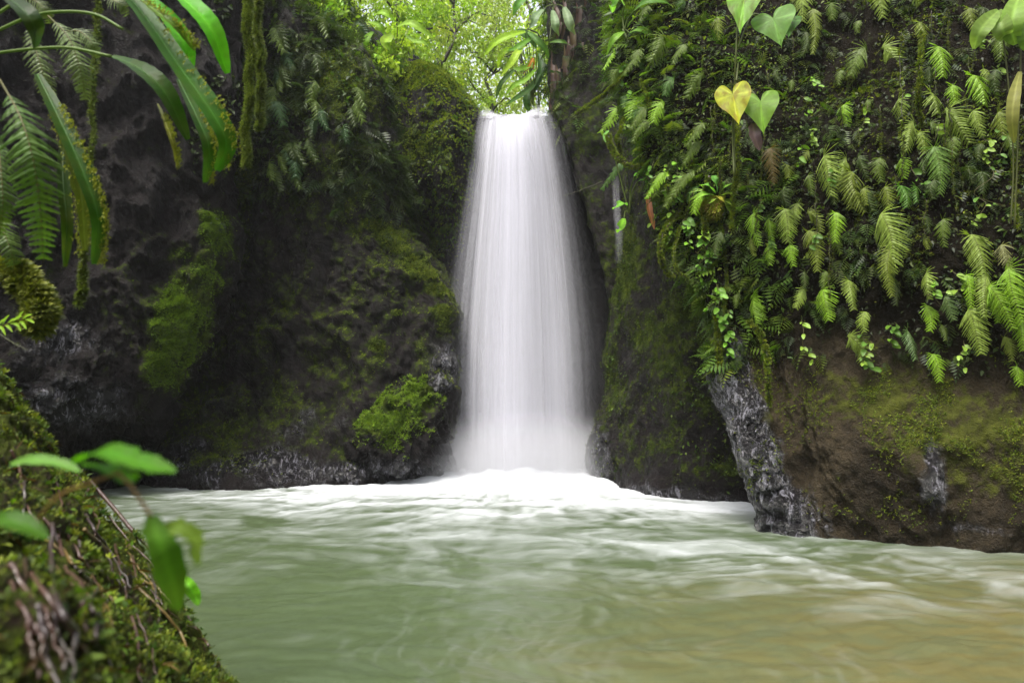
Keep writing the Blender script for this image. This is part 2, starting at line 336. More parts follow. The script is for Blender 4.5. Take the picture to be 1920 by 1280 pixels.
# left main face
def rowD(py, pts): return [P(x, py, y) for x, y in pts]
rD = [rowD(-60, [(-100, 13.5), (150, 13.0), (300, 13.0), (400, 12.6), (480, 12.7), (540, 13.0), (580, 13.8), (600, 15.5), (640, 17)]),
      rowD(20, [(-100, 13.5), (150, 13.2), (300, 13.1), (410, 12.8), (500, 12.6), (560, 12.9), (600, 13.6), (620, 15.0), (660, 17)]),
      rowD(130, [(-100, 13.5), (150, 13.2), (300, 13.1), (430, 12.9), (540, 12.6), (640, 12.6), (690, 13.2), (700, 14.8), (740, 17)]),
      rowD(260, [(-100, 13.5), (150, 13.2), (300, 13.2), (430, 13.1), (540, 12.8), (650, 12.6), (728, 13.3), (734, 14.6), (760, 17)]),
      rowD(400, [(-100, 13.5), (150, 13.3), (300, 13.4), (430, 13.5), (540, 13.2), (660, 12.8), (750, 13.2), (765, 14.4), (780, 17)]),
      rowD(500, [(-100, 13.5), (150, 13.3), (300, 13.5), (430, 13.8), (540, 13.4), (680, 12.8), (795, 13.1), (815, 14.3), (830, 17)]),
      rowD(600, [(-100, 13.5), (150, 13.3), (300, 13.7), (430, 13.9), (540, 13.3), (690, 12.9), (820, 13.2), (846, 14.2), (860, 17)]),
      rowD(740, [(-100, 13.5), (150, 13.3), (300, 13.7), (430, 13.7), (540, 13.2), (690, 12.9), (822, 13.1), (850, 14.2), (870, 17)])]
wD = [G(-100, 905), G(150, 905), G(295, 914), G(430, 919), G(560, 918), G(700, 914), G(825, 902), G(862, 892), np.array([-1, 16.5, 0])]
rD += [wD, down(wD)]
mD = [(P(x_, y_, 13.0), (.26, 2, .17), 1.25) for x_, y_ in [(700, 416), (722, 436), (745, 462), (770, 488), (795, 512), (818, 540), (830, 580)]] + [(P(640, 330, 12.7), (1.6, 1, 1.6), 0.55), (P(735, 450, 13.0), (0.35, 1, 0.35), 0.95), (P(780, 500, 13.0), (0.35, 1, 0.35), 0.9), (P(830, 590, 13.2), (0.3, 1, 0.5), 0.7), (P(705, 645, 12.8), (0.22, 1, 0.16), 1.0),
      (P(740, 585, 12.9), (0.14, 1, 0.09), 0.95), (P(690, 590, 12.9), (0.14, 1, 0.07), 0.7), (P(650, 585, 12.9), (0.3, 1, 0.08), 0.6), (P(560, 720, 13), (1.0, 1, 0.5), 0.42), (P(600, 160, 12.7), (2.0, 1, 1.2), 0.75), (P(450, 340, 13), (.6, 1.2, .8), 0.65), (P(790, 650, 13), (0.4, 1, 0.6), 0.5), (P(600, 480, 13), (0.9, 1, 0.7), 0.35)]
cliffD = patch('cliff_left', rD, 330, 320, M_rock, 'broad dark wet rock face left of the waterfall', mD, (0.28, 0.07, 0.065), 0.6, 29, strata=0.05, mossbase=0.36,
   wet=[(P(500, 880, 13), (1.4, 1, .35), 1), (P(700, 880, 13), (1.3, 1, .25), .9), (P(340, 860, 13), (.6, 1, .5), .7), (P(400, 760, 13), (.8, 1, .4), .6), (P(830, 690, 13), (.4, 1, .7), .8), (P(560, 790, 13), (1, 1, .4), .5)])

# nearer left cliff with green moss edge
def rowE(py, pts): return [P(x, py, y) for x, y in pts]
rE = [rowE(-110, [(-900, 5.5), (-400, 8.0), (-60, 9.5), (150, 10.2), (330, 10.8), (440, 11.4), (460, 13.0), (400, 14.5)]),
      rowE(0, [(-900, 5.6), (-400, 8.1), (-60, 9.6), (150, 10.4), (330, 10.9), (450, 11.5), (470, 13.0), (400, 14.5)]),
      rowE(200, [(-900, 5.6), (-400, 8.2), (-60, 9.7), (150, 10.5), (330, 11.0), (440, 11.6), (462, 13.0), (400, 14.5)]),
      rowE(370, [(-900, 5.7), (-400, 8.2), (-60, 9.8), (150, 10.6), (300, 11.1), (410, 11.6), (428, 13.0), (380, 14.5)]),
      rowE(520, [(-900, 5.7), (-400, 8.2), (-60, 9.8), (150, 10.6), (300, 11.1), (403, 11.6), (420, 13.0), (360, 14.5)]),
      rowE(640, [(-900, 5.7), (-400, 8.2), (-60, 9.7), (120, 10.4), (250, 11.0), (360, 11.6), (382, 12.8), (330, 14.5)]),
      rowE(760, [(-900, 5.7), (-400, 8.1), (-60, 9.5), (90, 10.3), (200, 10.9), (296, 11.6), (318, 12.6), (280, 14.5)])]
wE = [G(-900, 985), G(-400, 950), G(-60, 930), G(80, 925), G(180, 918), G(278, 908), G(292, 903), G(250, 900)]
rE += [wE, down(wE)]
mE = [(P(335, 600, 11.3), (0.45, 1.2, 1.0), 0.95), (P(300, 690, 11.3), (0.28, 1.2, 0.55), 0.9), (P(385, 520, 11.5), (0.3, 1, 0.5), 0.75), (P(402, 430, 11.6), (0.2, 1.0, 0.5), 0.95), (P(340, 470, 11.3), (0.25, 1, 0.25), 0.6),
      (P(230, 600, 10.9), (0.6, 1.2, 1.2), 0.35), (P(230, 760, 10.9), (0.4, 1.2, 0.6), 0.45), (P(430, 300, 11.5), (0.3, 1, .8), 0.6)]
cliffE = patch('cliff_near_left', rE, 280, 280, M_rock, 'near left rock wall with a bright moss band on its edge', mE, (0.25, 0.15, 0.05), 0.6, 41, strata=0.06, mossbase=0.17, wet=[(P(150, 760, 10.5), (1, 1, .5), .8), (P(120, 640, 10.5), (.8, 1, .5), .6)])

# mossy shoulder left of the lip
def rowF(pts): return [P(*a) for a in pts]
rF = [rowF([(700, 150, 17), (720, 128, 16.3), (760, 120, 15.9), (790, 112, 15.8), (830, 135, 15.9), (870, 175, 16), (895, 210, 16.3), (905, 230, 17)]),
      rowF([(690, 220, 16.3), (712, 150, 15.2), (755, 138, 14.9), (792, 128, 14.7), (835, 152, 14.8), (868, 185, 15), (889, 212, 15.2), (900, 230, 16)]),
      rowF([(690, 300, 16), (722, 240, 14.8), (760, 230, 14.5), (800, 220, 14.3), (835, 230, 14.3), (862, 250, 14.5), (880, 270, 14.8), (895, 280, 16)]),
      rowF([(700, 380, 16), (740, 340, 14.9), (770, 340, 14.6), (800, 340, 14.4), (830, 345, 14.3), (856, 350, 14.5), (872, 360, 14.9), (890, 370, 16)]),
      rowF([(760, 440, 16.4), (780, 430, 15.6), (800, 425, 15.2), (815, 420, 15.0), (835, 420, 14.9), (855, 420, 15.0), (868, 425, 15.4), (880, 430, 16.4)]),
      rowF([(790, 520, 17), (800, 520, 16.4), (815, 515, 16.0), (830, 515, 15.9), (840, 515, 15.8), (855, 515, 15.9), (868, 515, 16), (880, 520, 17)])]
mF = [(P(800, 150, 14.9), (1.3, 2, 0.55), 1.0), (P(800, 280, 14.4), (1.0, 1.5, 1.0), 0.6)]
cliffF = patch('cliff_shoulder', rF, 200, 190, M_rock, 'moss capped rock shoulder left of the waterfall lip', mF, (0.10, 0.07, 0.03), 0.8, 53, mossbase=0.3)

# mossy boulder at the foot
rG = [rowF([(740, 705, 13.6), (765, 695, 13.3), (790, 690, 13.2), (815, 692, 13.3), (832, 700, 13.8)]),
      rowF([(690, 765, 13.5), (724, 738, 12.95), (775, 716, 12.85), (815, 716, 12.95), (842, 725, 13.5)]),
      rowF([(650, 812, 13.2), (690, 785, 12.6), (745, 768, 12.5), (808, 770, 12.75), (850, 775, 13.4)]),
      rowF([(640, 860, 13.2), (685, 845, 12.5), (740, 840, 12.45), (800, 835, 12.8), (850, 840, 13.4)]),
      [G(648, 898) + np.array([0, .6, 0]), G(690, 908), G(740, 910), G(800, 906), G(856, 896)]]
rG.append(down(rG[-1]))
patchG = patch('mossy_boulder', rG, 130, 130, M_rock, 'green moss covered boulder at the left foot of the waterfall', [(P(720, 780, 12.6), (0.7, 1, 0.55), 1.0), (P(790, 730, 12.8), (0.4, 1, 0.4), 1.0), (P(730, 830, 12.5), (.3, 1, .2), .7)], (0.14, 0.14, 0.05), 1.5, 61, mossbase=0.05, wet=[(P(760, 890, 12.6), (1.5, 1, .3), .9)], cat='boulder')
patchG['o']['kind'] = 'thing'

# near bank, lower left
rH = []
for (rx, ry, rY, mx, my, mY, nx, ny, nY) in [(-420, 300, 3.9, -500, 480, 2.6, -900, 700, 1.4), (-200, 480, 3.6, -330, 640, 2.3, -560, 860, 1.2), (0, 690, 3.2, -100, 820, 2.1, -300, 1000, 1.0), (118, 835, 3.0, 30, 950, 1.9, -140, 1110, .95),
                                          (235, 975, 2.8, 140, 1090, 1.75, -10, 1260, .9), (335, 1140, 2.65, 235, 1250, 1.65, 80, 1420, .85), (412, 1270, 2.5, 300, 1400, 1.55, 130, 1620, .8), (490, 1420, 2.4, 370, 1600, 1.5, 180, 1900, .75)]:
    rx -= 38; mx -= 25; a, b, c = P(rx, ry, rY), P(mx, my, mY), P(nx, ny, nY)
    e = a + np.array([0.05, 0.55, -1.2]); e[2] = min(e[2], -0.2); rH.append([np.array([e[0], e[1] + .2, -0.9]), 0.5 * (e + a) + np.array([0.08, .12, 0]), a, b, c, c + np.array([-.8, -.5, -.1])])
bank = patch('bank', rH, 230, 260, M_soil, 'mossy earth bank with roots in the lower left corner', [(P(200, 1000, 2), (6, 6, 6), 0.5)], (0.07, 0.05, 0.02), 1.6, 71, flip=False, mossbase=0.4, cat='cliff')

# ------------------------------------------------------------------ ground sheet
def terrain():
    xs = np.concatenate([-np.geomspace(120, 12, 24), np.linspace(-11.5, 11.5, 60), np.geomspace(12, 120, 24)])
    ys = np.concatenate([-np.geomspace(60, 8, 16), np.linspace(-7.5, 40, 110), np.geomspace(41, 120, 20)])
    X, Y = np.meshgrid(xs, ys)
    yl = np.interp(Y, [-30, 0, 6, 10, 14, 16], [-14, -6.3, -7.2, -8.9, -9.6, -10]); yr = np.interp(Y, [-30, 0, 6, 8, 11, 14, 16], [14, 8.5, 8.3, 7.4, 6.6, 5.8, 5.6])
    side = np.maximum(yl - X, X - yr); wall = np.where(X < 0, 9.6, 12.5) * sstep(0, 2.5, side)
    back = sstep(15.9, 17.4, Y); chan = np.abs(X - 0.1)
    zb = 7.2 + 4.5 * sstep(1.6, 6, chan) + 0.42 * np.maximum(Y - 19, 0)
    Z = np.maximum(-0.9 + wall, (-0.9) * (1 - back) + zb * back)
    Z = np.minimum(Z, 12 + 0.3 * np.maximum(np.abs(X) - 10, 0) + .45 * np.maximum(Y - 18, 0)); Z = np.minimum(Z, 21)
    Z += (Z > 1) * 0.35 * fbm(np.stack([X, Y, 0 * X], -1) * 0.5, 3, 5)
    n, m = X.shape; i = np.arange(n * m).reshape(n, m)
    f = np.stack([i[:-1, :-1], i[:-1, 1:], i[1:, 1:], i[1:, :-1]], -1).reshape(-1, 4)
    o = mesh_np('ground', np.stack([X, Y, Z], -1).reshape(-1, 3), f, M_soil, attrs={'moss': np.full(X.size, 0.6)})
    tag(o, 'forest floor and stream bed of the gorge', None, None, 'structure')
    return X, Y, Z
TX, TY, TZ = terrain()
def ground_z(x, y):
    i = np.abs(TX[0] - x).argmin(); j = np.abs(TY[:, 0] - y).argmin(); return TZ[j, i]

# ------------------------------------------------------------------ water
def pool():
    nY, nX = 560, 620
    Y = np.geomspace(0.9, 17.0, nY); s = np.linspace(-1, 1, nX)
    X = s[None, :] * (Y * 1.15 + 0.6)[:, None]; Y = np.broadcast_to(Y[:, None], X.shape)
    Z0 = np.zeros_like(X); q = np.stack([X, Y, Z0], -1)
    bx, by = 0.25, 13.75
    d = np.hypot((X - bx) * 0.8, Y - by)
    wrp = np.stack([fbm(q * 0.55, 3, 101), fbm(q * 0.55, 3, 102), Z0], -1)
    # swirls stretched across the view, drifting outwards
    a = fbm(np.stack([X * 0.55, Y * 1.15, Z0], -1) + wrp * 0.8, 4, 111, 0.5)
    b = fbm(np.stack([X * 1.5, Y * 3.0, Z0], -1) + wrp * 1.2, 4, 121, 0.5)
    rad = (X - bx) / np.maximum(np.abs(Y - by) + 1.2, 0.3)
    c = fbm(np.stack([rad * 26, Y * 0.8, Z0], -1) + wrp * 1.2, 4, 131, 0.6)      # outward streaks
    core = np.exp(-(d / 2.3) ** 2) * 1.5
    amt = np.interp(d, [0, 2, 4, 6, 8, 9.5, 12], [1.1, 1.1, .85, .46, .20, .08, 0.04])
    right = np.exp(-(((X - 3.4) / 2.2) ** 2 + ((Y - 5.5) / 0.9) ** 2)) * 0.42 + np.exp(-(((X - 1.8) / 2.4) ** 2 + ((Y - 6.6) / 1.0) ** 2)) * 0.34
    right += np.exp(-(((X + 3) / 4) ** 2 + ((Y - 11.8) / .9) ** 2)) * 0.28
    edge = np.exp(-(((X - 3.4) / 1.6) ** 2 + ((Y - 10.0) / 0.9) ** 2)) * 0.6
    b2 = fbm(np.stack([X * 4.0, Y * 7.0, Z0], -1) + wrp * 2.0, 3, 171, 0.5)
    foam = core + edge + (amt + right) * (0.42 + 0.62 * a + 0.40 * b + 0.30 * c + 0.22 * b2) - 0.10 + 0.5 * np.exp(-(d / 4.8) ** 2)
    fine = ridged(np.stack([rad * 46 + wrp[..., 0] * 2, Y * 1.3, Z0], -1), 3, 141); fine = np.clip(fine - 1.15, 0, 1) * sstep(-0.1, 0.5, fbm(q * 0.9, 3, 144)) * sstep(9, 4.5, Y)
    foam = np.clip(foam, 0, 1) ** 1.25 + 0.12 * fine
    Z = 0.018 * fbm(np.stack([X * .9, Y * 1.8, Z0], -1) + wrp, 4, 151) + 0.012 * fbm(q * 5 + wrp * 2, 3, 155) + 0.02 * np.clip(foam, 0, 1)
    Z += 0.13 * np.exp(-(((X - bx) / 1.5) ** 2 + ((Y - 13.5) / 0.75) ** 2)) * (1 + 0.35 * fbm(q * 1.6, 3, 161)) + 0.10 * np.exp(-(d / 3.2) ** 2) * (1 + fbm(q * 1.3, 3, 162))
    shallow = sstep(-1.0, 3.4, X + 0.35 * (5 - Y) + 0.8 * wrp[..., 0]) * sstep(7.6, 4.2, Y + 0.6 * wrp[..., 1])
    i = np.arange(nY * nX).reshape(nY, nX); f = np.stack([i[:-1, :-1], i[:-1, 1:], i[1:, 1:], i[1:, :-1]], -1).reshape(-1, 4)
    m, nt, out = new_mat('pool_water'); L = nt.links.new
    fa = N(nt, 'ShaderNodeAttribute', attribute_name='foam').outputs['Fac']; sa = N(nt, 'ShaderNodeAttribute', attribute_name='shallow').outputs['Fac']
    geo = N(nt, 'ShaderNodeNewGeometry'); mp = N(nt, 'ShaderNodeMapping'); mp.inputs['Scale'].default_value = (1, 2.2, 1); L(geo.outputs['Position'], mp.inputs[0])
    n1 = noise_n(nt, 3.0, 6, 0.6, mp.outputs[0], 0.6); n2 = noise_n(nt, 16, 5, 0.65, mp.outputs[0], 0.5)
    c = mix(nt, sa, (0.058, 0.080, 0.036), (0.104, 0.090, 0.034))
    c = mix(nt, math_n(nt, 'MULTIPLY', ramp(nt, n1, 0.35, 0.7), 0.5), c, (0.070, 0.094, 0.054))
    ff = math_n(nt, 'ADD', fa, math_n(nt, 'MULTIPLY', math_n(nt, 'SUBTRACT', n2, 0.5), math_n(nt, 'MULTIPLY', fa, 0.45)))
    ff = math_n(nt, 'MINIMUM', math_n(nt, 'MAXIMUM', ff, 0.0), 1.0)
    c = mix(nt, ff, c, (0.50, 0.52, 0.54))
    b = N(nt, 'ShaderNodeBsdfPrincipled'); L(c, b.inputs['Base Color'])
    r = nt.nodes.new('ShaderNodeMapRange'); L(ff, r.inputs[0]); r.inputs[3].default_value = 0.32; r.inputs[4].default_value = 0.8; L(r.outputs[0], b.inputs['Roughness'])
    b.inputs['IOR'].default_value = 1.33
    bp = N(nt, 'ShaderNodeBump'); bp.inputs['Strength'].default_value = 0.12; bp.inputs['Distance'].default_value = 0.04
    L(math_n(nt, 'ADD', n1, math_n(nt, 'MULTIPLY', n2, 0.35)), bp.inputs['Height']); L(bp.outputs[0], b.inputs['Normal']); L(b.outputs[0], out.inputs[0])
    o = mesh_np('water', np.stack([X, Y, Z], -1).reshape(-1, 3), f, m, attrs={'foam': foam, 'shallow': shallow})
    tag(o, 'churning green plunge pool streaked with white foam', None, None, 'structure')
pool()

def fall_mat():
    m, nt, out = new_mat('falling_water'); L = nt.links.new
    a = N(nt, 'ShaderNodeAttribute', attribute_name='dens').outputs['Fac']
    d = N(nt, 'ShaderNodeBsdfDiffuse'); d.inputs['Color'].default_value = (0.76, 0.755, 0.81, 1)
    t = N(nt, 'ShaderNodeBsdfTranslucent'); t.inputs['Color'].default_value = (0.76, 0.755, 0.81, 1)
    dt = N(nt, 'ShaderNodeMixShader'); dt.inputs[0].default_value = 0.45; L(d.outputs[0], dt.inputs[1]); L(t.outputs[0], dt.inputs[2])
    tr = N(nt, 'ShaderNodeBsdfTransparent'); ms = N(nt, 'ShaderNodeMixShader'); L(a, ms.inputs[0]); L(tr.outputs[0], ms.inputs[1]); L(dt.outputs[0], ms.inputs[2])
    L(ms.outputs[0], out.inputs[0]); return m
def waterfall():
    M = fall_mat()
    root = empty('waterfall', (0.2, 14.2, 0), 'tall white waterfall dropping over the rock lip into the pool', 'waterfall')
    root['kind'] = 'structure'
    py = [222, 216, 222, 250, 300, 400, 500, 620, 740, 880]
    lx = [884, 880, 874, 863, 851, 830, 810, 792, 782, 780]; rx = [1036, 1040, 1047, 1060, 1074, 1096, 1114, 1130, 1140, 1148]
    Ys = [15.6, 15.2, 14.95, 14.75, 14.6, 14.4, 14.25, 14.1, 13.95, 13.8]
    nu, nv = 460, 90
    for k, (off, shrink, den, ss) in enumerate([(0.0, 0.0, 0.42, 1), (0.16, 0.02, 0.50, 2), (0.30, 0.05, 0.6, 3), (0.44, 0.10, 0.75, 4), (-0.14, 0.04, 0.30, 5), (-0.26, 0.10, 0.22, 6)]):
        rows = []
        for j in range(len(py)):
            a, b = P(lx[j], py[j], Ys[j]), P(rx[j], py[j], Ys[j])
            if j == len(py) - 1: a[2] = b[2] = -0.15
            uu = np.linspace(0, 1, 7); uu = 0.5 + (uu - 0.5) * (1 - shrink)
            bulge = -0.35 * np.sin(uu * math.pi) * min(1, j / 4); row = a[None] * (1 - uu[:, None]) + b[None] * uu[:, None]
            row[:, 1] += bulge + off * min(1, j / 3)
            if j < 4: row[:, 2] += (0.12 * np.sin(uu * 8.5 + 0.6) + 0.03 * np.sin(uu * 19 + k)) * (1 if j < 3 else .5)
            rows.append(row)
        rows = np.array(rows); g = spline(rows, nv); g = np.swapaxes(spline(np.swapaxes(g, 0, 1), nu), 0, 1).copy()
        u = np.linspace(0, 1, nu)[None, :] * np.ones((nv, 1)); v = np.linspace(0, 1, nv)[:, None] * np.ones((1, nu))
        s1 = fbm(np.stack([u * 6, v * 0.9, u * 0 + ss], -1), 2, 200 + k); s2 = fbm(np.stack([u * 34, v * 1.0, u * 0 + ss], -1), 3, 230 + k, 0.65); s3 = fbm(np.stack([u * 120, v * 1.6, u * 0], -1), 2, 260 + k)
        g[..., 1] += 0.10 * s1 + 0.006 * s2
        e = 0.55 if k in (0, 4, 5) else 0.45
        edge = sstep(0, e, u + 0.10 * s2 - 0.05 * v) * sstep(0, 0.34, 1 - u + 0.06 * s2)
        top = sstep(0, 0.04, v)
        base = den * (0.66 + 1.15 * s1 + 0.15 * s2 + 0.02 * s3 + 0.85 * np.exp(-((u - .50) / .22) ** 2))
        base *= np.interp(v, [0, .15, .5, .85, 1], [1.6, 1.35, .82, .62, .60])
        rag = 0.25 + 0.75 * sstep(0.0, 0.25, u)                     # thin torn strands on the left side
        dens = np.clip(base * edge ** 1.15 * rag, 0, 1) * top
        i = np.arange(nu * nv).reshape(nv, nu); f = np.stack([i[:-1, :-1], i[:-1, 1:], i[1:, 1:], i[1:, :-1]], -1).reshape(-1, 4)
        o = mesh_np('water_curtain', (g - np.array([0.2, 14.2, 0])).reshape(-1, 3), f, M, root, attrs={'dens': dens})
    # stream surface feeding the lip
    X, Y = np.meshgrid(np.linspace(-0.95, 1.05, 60), np.linspace(15.3, 24, 80)); zl = P(960, 218, 15.3)[2]
    Z = zl + 0.02 + 0.03 * np.maximum(Y - 16, 0) + 0.04 * fbm(np.stack([X, Y, 0 * X], -1) * 2, 3, 301)
    i = np.arange(X.size).reshape(X.shape); f = np.stack([i[:-1, :-1], i[:-1, 1:], i[1:, 1:], i[1:, :-1]], -1).reshape(-1, 4)
    o = mesh_np('stream', np.stack([X, Y, Z], -1).reshape(-1, 3), f, bpy.data.materials['pool_water'], attrs={'foam': np.full(X.size, .5), 'shallow': np.zeros(X.size)})
    tag(o, 'stream running to the lip above the waterfall', None, None, 'structure')
    # thin side trickle on the right
    pts = spline([P(1150, 335, 13.6), P(1153, 400, 13.35), P(1157, 450, 13.2), P(1156, 500, 13.15)], 40); uu = np.linspace(-1, 1, 12)
    g = pts[:, None] + uu[None, :, None] * np.array([0.085, 0.0, 0]) ; g[..., 1] -= 0.25
    v = np.linspace(0, 1, 40)[:, None]; dd = np.clip((1 - uu[None] ** 2) * 0.26 * np.sin(v * math.pi) ** .5 * (1 + 0.5 * noise(np.stack([uu[None] * 4 + 0 * v, v * 2 + 0 * uu[None], 0 * v + 0 * uu[None]], -1), 8)), 0, 1)
    i = np.arange(40 * 12).reshape(40, 12); f = np.stack([i[:-1, :-1], i[:-1, 1:], i[1:, 1:], i[1:, :-1]], -1).reshape(-1, 4)
    o = mesh_np('trickle', g.reshape(-1, 3), f, M, attrs={'dens': dd}); tag(o, 'thin white trickle on the ledge right of the waterfall', 'trickle')
waterfall()

# ------------------------------------------------------------------ leaf templates (y = growth, z = face)
def T_leaf(wd=0.45, fold=0.12):
    v = np.array([[0, 0, 0], [-wd / 2, 0.42, fold], [0, 0.45, 0], [wd / 2, 0.42, fold], [-wd * .3, .78, fold * .3 - .04], [wd * .3, .78, fold * .3 - .04], [0, 1, -0.12]])
    f = np.array([[0, 2, 1], [0, 3, 2], [1, 2, 4], [2, 3, 5], [2, 6, 4], [2, 5, 6]]); return v, f
def T_rhomb(wd=0.5):
    return np.array([[0, 0, 0], [-wd / 2, .5, .1], [0, 1, 0], [wd / 2, .5, .1]]), np.array([[0, 2, 1], [0, 3, 2]])
def T_frond(n=7, wd=0.5, droop=0.35):
    v = []; f = []
    for i in range(n):
        t = (i + 0.6) / n; yb = t; zb = -droop * t * t
        L_ = wd * math.sin(min(1, 0.25 + t) * math.pi * 0.8) * (1.1 - t) * 1.1
        for s in (-1, 1):
            k = len(v); h = 0.42 / n
            v += [[0, yb - h, zb], [s * L_ * .5, yb + L_ * .18 - h * .9, zb - L_ * .06], [s * L_, yb + L_ * .42, zb - L_ * .28], [s * L_ * .5, yb + L_ * .2 + h, zb - L_ * .06]]
            f += [[k, k + 1, k + 3], [k + 1, k + 2, k + 3]]
    k = len(v); v += [[0, .93, -droop * .85], [-.03, .88, -droop * .8], [.03, .88, -droop * .8], [0, 1.08, -droop * 1.15]]; f += [[k, k + 1, k + 3], [k, k + 3, k + 2]]
    k = len(v); v += [[-.012, 0, 0], [.012, 0, 0], [0, .9, -droop * .8]]; f += [[k, k + 1, k + 2]]
    return np.array(v), np.array(f)
def T_sprig(n=5, seed=0):
    r = np.random.default_rng(seed); v = []; f = []
    for i in range(n):
        a = r.uniform(0, 2 * math.pi); e = r.uniform(0.15, 1.1); d = np.array([math.cos(a) * math.cos(e), math.sin(a) * math.cos(e), math.sin(e)])
        s = unit(np.cross(d, r.normal(size=3))) * 0.16; k = len(v); v += [s * .3, d * .5 - s, d * r.uniform(.8, 1.1), d * .5 + s]; f += [[k, k + 1, k + 2], [k, k + 2, k + 3]]
    return np.array(v), np.array(f)

def instance(T, pos, grow, face, size, cols):
    tv, tf = T; n = len(pos)
    y = unit(grow); x = unit(np.cross(y, face)); z = np.cross(x, y)
    M_ = np.stack([x, y, z], 1)                          # rows: axes
    v = np.einsum('mk,nkj->nmj', tv, M_) * np.asarray(size).reshape(-1, 1, 1) + pos[:, None]
    f = tf[None] + (np.arange(n) * len(tv))[:, None, None]
    c = np.repeat(cols[:, None], len(tv), 1)
    return v.reshape(-1, 3), f.reshape(-1, tf.shape[1]), c.reshape(-1, 3)
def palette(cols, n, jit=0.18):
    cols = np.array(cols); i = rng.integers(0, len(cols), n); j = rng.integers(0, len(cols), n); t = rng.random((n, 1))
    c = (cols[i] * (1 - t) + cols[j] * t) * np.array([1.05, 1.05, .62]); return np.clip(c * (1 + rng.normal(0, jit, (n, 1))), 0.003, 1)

def sample(p, n, wfun, zmin=0.15):
    g, nn = p['g'], p['n']; w_ = np.clip(wfun(g, nn, p['m']), 0, None)[:-1, :-1]
    e1 = g[1:, :-1] - g[:-1, :-1]; e2 = g[:-1, 1:] - g[:-1, :-1]; ar = np.linalg.norm(np.cross(e1, e2), axis=-1)
    w_ = w_ * ar * (g[:-1, :-1, 2] > zmin); s = w_.sum()
    if s <= 0: return None
    k = rng.choice(w_.size, n, p=(w_ / s).ravel()); i, j = np.unravel_index(k, w_.shape)
    a, b = rng.random((n, 1)), rng.random((n, 1))
    return g[i, j] + a * e1[i, j] + b * e2[i, j], unit(nn[i, j])
def clump(g, f, seed, lo, hi): return sstep(lo, hi, fbm(g * f, 3, seed))

def scatter(name, label, specs, mat, kind='stuff', parent=None):
    V, Fs, C, o = [], [], [], 0
    for (T, pn, size, cols, hang, outw, jitter) in specs:
        if pn is None: continue
        pos, nn = pn; n = len(pos); jt = rng.normal(0, 1, (n, 3)) * jitter
        gr = nn * outw + np.array([0, 0, -hang]) + jt; fc = nn + np.array([0, 0, 0.7]) + rng.normal(0, .35, (n, 3))
        v, f, c = instance(T, pos + nn * 0.01, gr, fc, size, cols); V.append(v); Fs.append(f + o); C.append(c); o += len(v)
    ob = mesh_np(name, np.concatenate(V), np.concatenate(Fs), mat, parent, smooth=False, cols=np.concatenate(C))
    return tag(ob, label, None, None, kind)

GREEN_D = [(0.018, 0.035, 0.012), (0.03, 0.055, 0.016), (0.02, 0.045, 0.022), (0.04, 0.06, 0.015)]
GREEN_M = [(0.04, 0.085, 0.012), (0.07, 0.12, 0.015), (0.03, 0.07, 0.018), (0.09, 0.12, 0.02)]
GREEN_L = [(0.10, 0.19, 0.02), (0.16, 0.24, 0.025), (0.08, 0.16, 0.02), (0.20, 0.24, 0.03)]
MOSS = [(0.055, 0.085, 0.012), (0.10, 0.13, 0.018), (0.13, 0.145, 0.022), (0.04, 0.06, 0.012)]
MOSS_Y = [(0.12, 0.17, 0.015), (0.18, 0.21, 0.02), (0.09, 0.14, 0.012)]
SP = [T_sprig(6, k) for k in range(3)]

# right wall -------------------------------------------------
zc = lambda py, Y: P(960, py, Y)[2]
def upA(g, lo=0.9): return None
zA = zc(660, 7.5)
def wallmask(g):                                         # leafy upper part of the right wall, ragged lower border
    return sstep(zA - 0.3, zA + 0.5, g[..., 2] + 0.35 * fbm(g * 1.3, 3, 401))
leftA = lambda g: sstep(3.6, 2.3, g[..., 0] - 0.0 * g[..., 1])     # left shoulder of the mass
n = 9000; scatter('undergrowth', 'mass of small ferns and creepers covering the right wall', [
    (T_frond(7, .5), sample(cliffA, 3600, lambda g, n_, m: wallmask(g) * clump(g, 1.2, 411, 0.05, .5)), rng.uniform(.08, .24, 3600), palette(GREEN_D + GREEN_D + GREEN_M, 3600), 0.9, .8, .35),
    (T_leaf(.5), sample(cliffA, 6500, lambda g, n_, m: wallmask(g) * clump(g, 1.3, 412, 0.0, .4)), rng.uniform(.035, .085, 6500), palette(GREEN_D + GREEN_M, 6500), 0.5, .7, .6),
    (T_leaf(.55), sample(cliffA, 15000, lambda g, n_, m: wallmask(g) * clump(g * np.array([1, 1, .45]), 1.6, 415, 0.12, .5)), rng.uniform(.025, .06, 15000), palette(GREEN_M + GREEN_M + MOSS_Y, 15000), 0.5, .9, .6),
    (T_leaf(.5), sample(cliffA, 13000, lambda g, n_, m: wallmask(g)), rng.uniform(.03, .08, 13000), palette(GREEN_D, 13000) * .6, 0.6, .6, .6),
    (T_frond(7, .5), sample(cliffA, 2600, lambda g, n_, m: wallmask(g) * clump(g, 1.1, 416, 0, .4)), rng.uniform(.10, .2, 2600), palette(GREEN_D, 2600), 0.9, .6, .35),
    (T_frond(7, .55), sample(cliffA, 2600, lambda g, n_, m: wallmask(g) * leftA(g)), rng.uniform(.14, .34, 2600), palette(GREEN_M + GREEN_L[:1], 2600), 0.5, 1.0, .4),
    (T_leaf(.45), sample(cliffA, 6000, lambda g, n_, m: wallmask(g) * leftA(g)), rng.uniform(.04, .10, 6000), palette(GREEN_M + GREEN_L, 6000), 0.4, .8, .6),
], M_leaf)
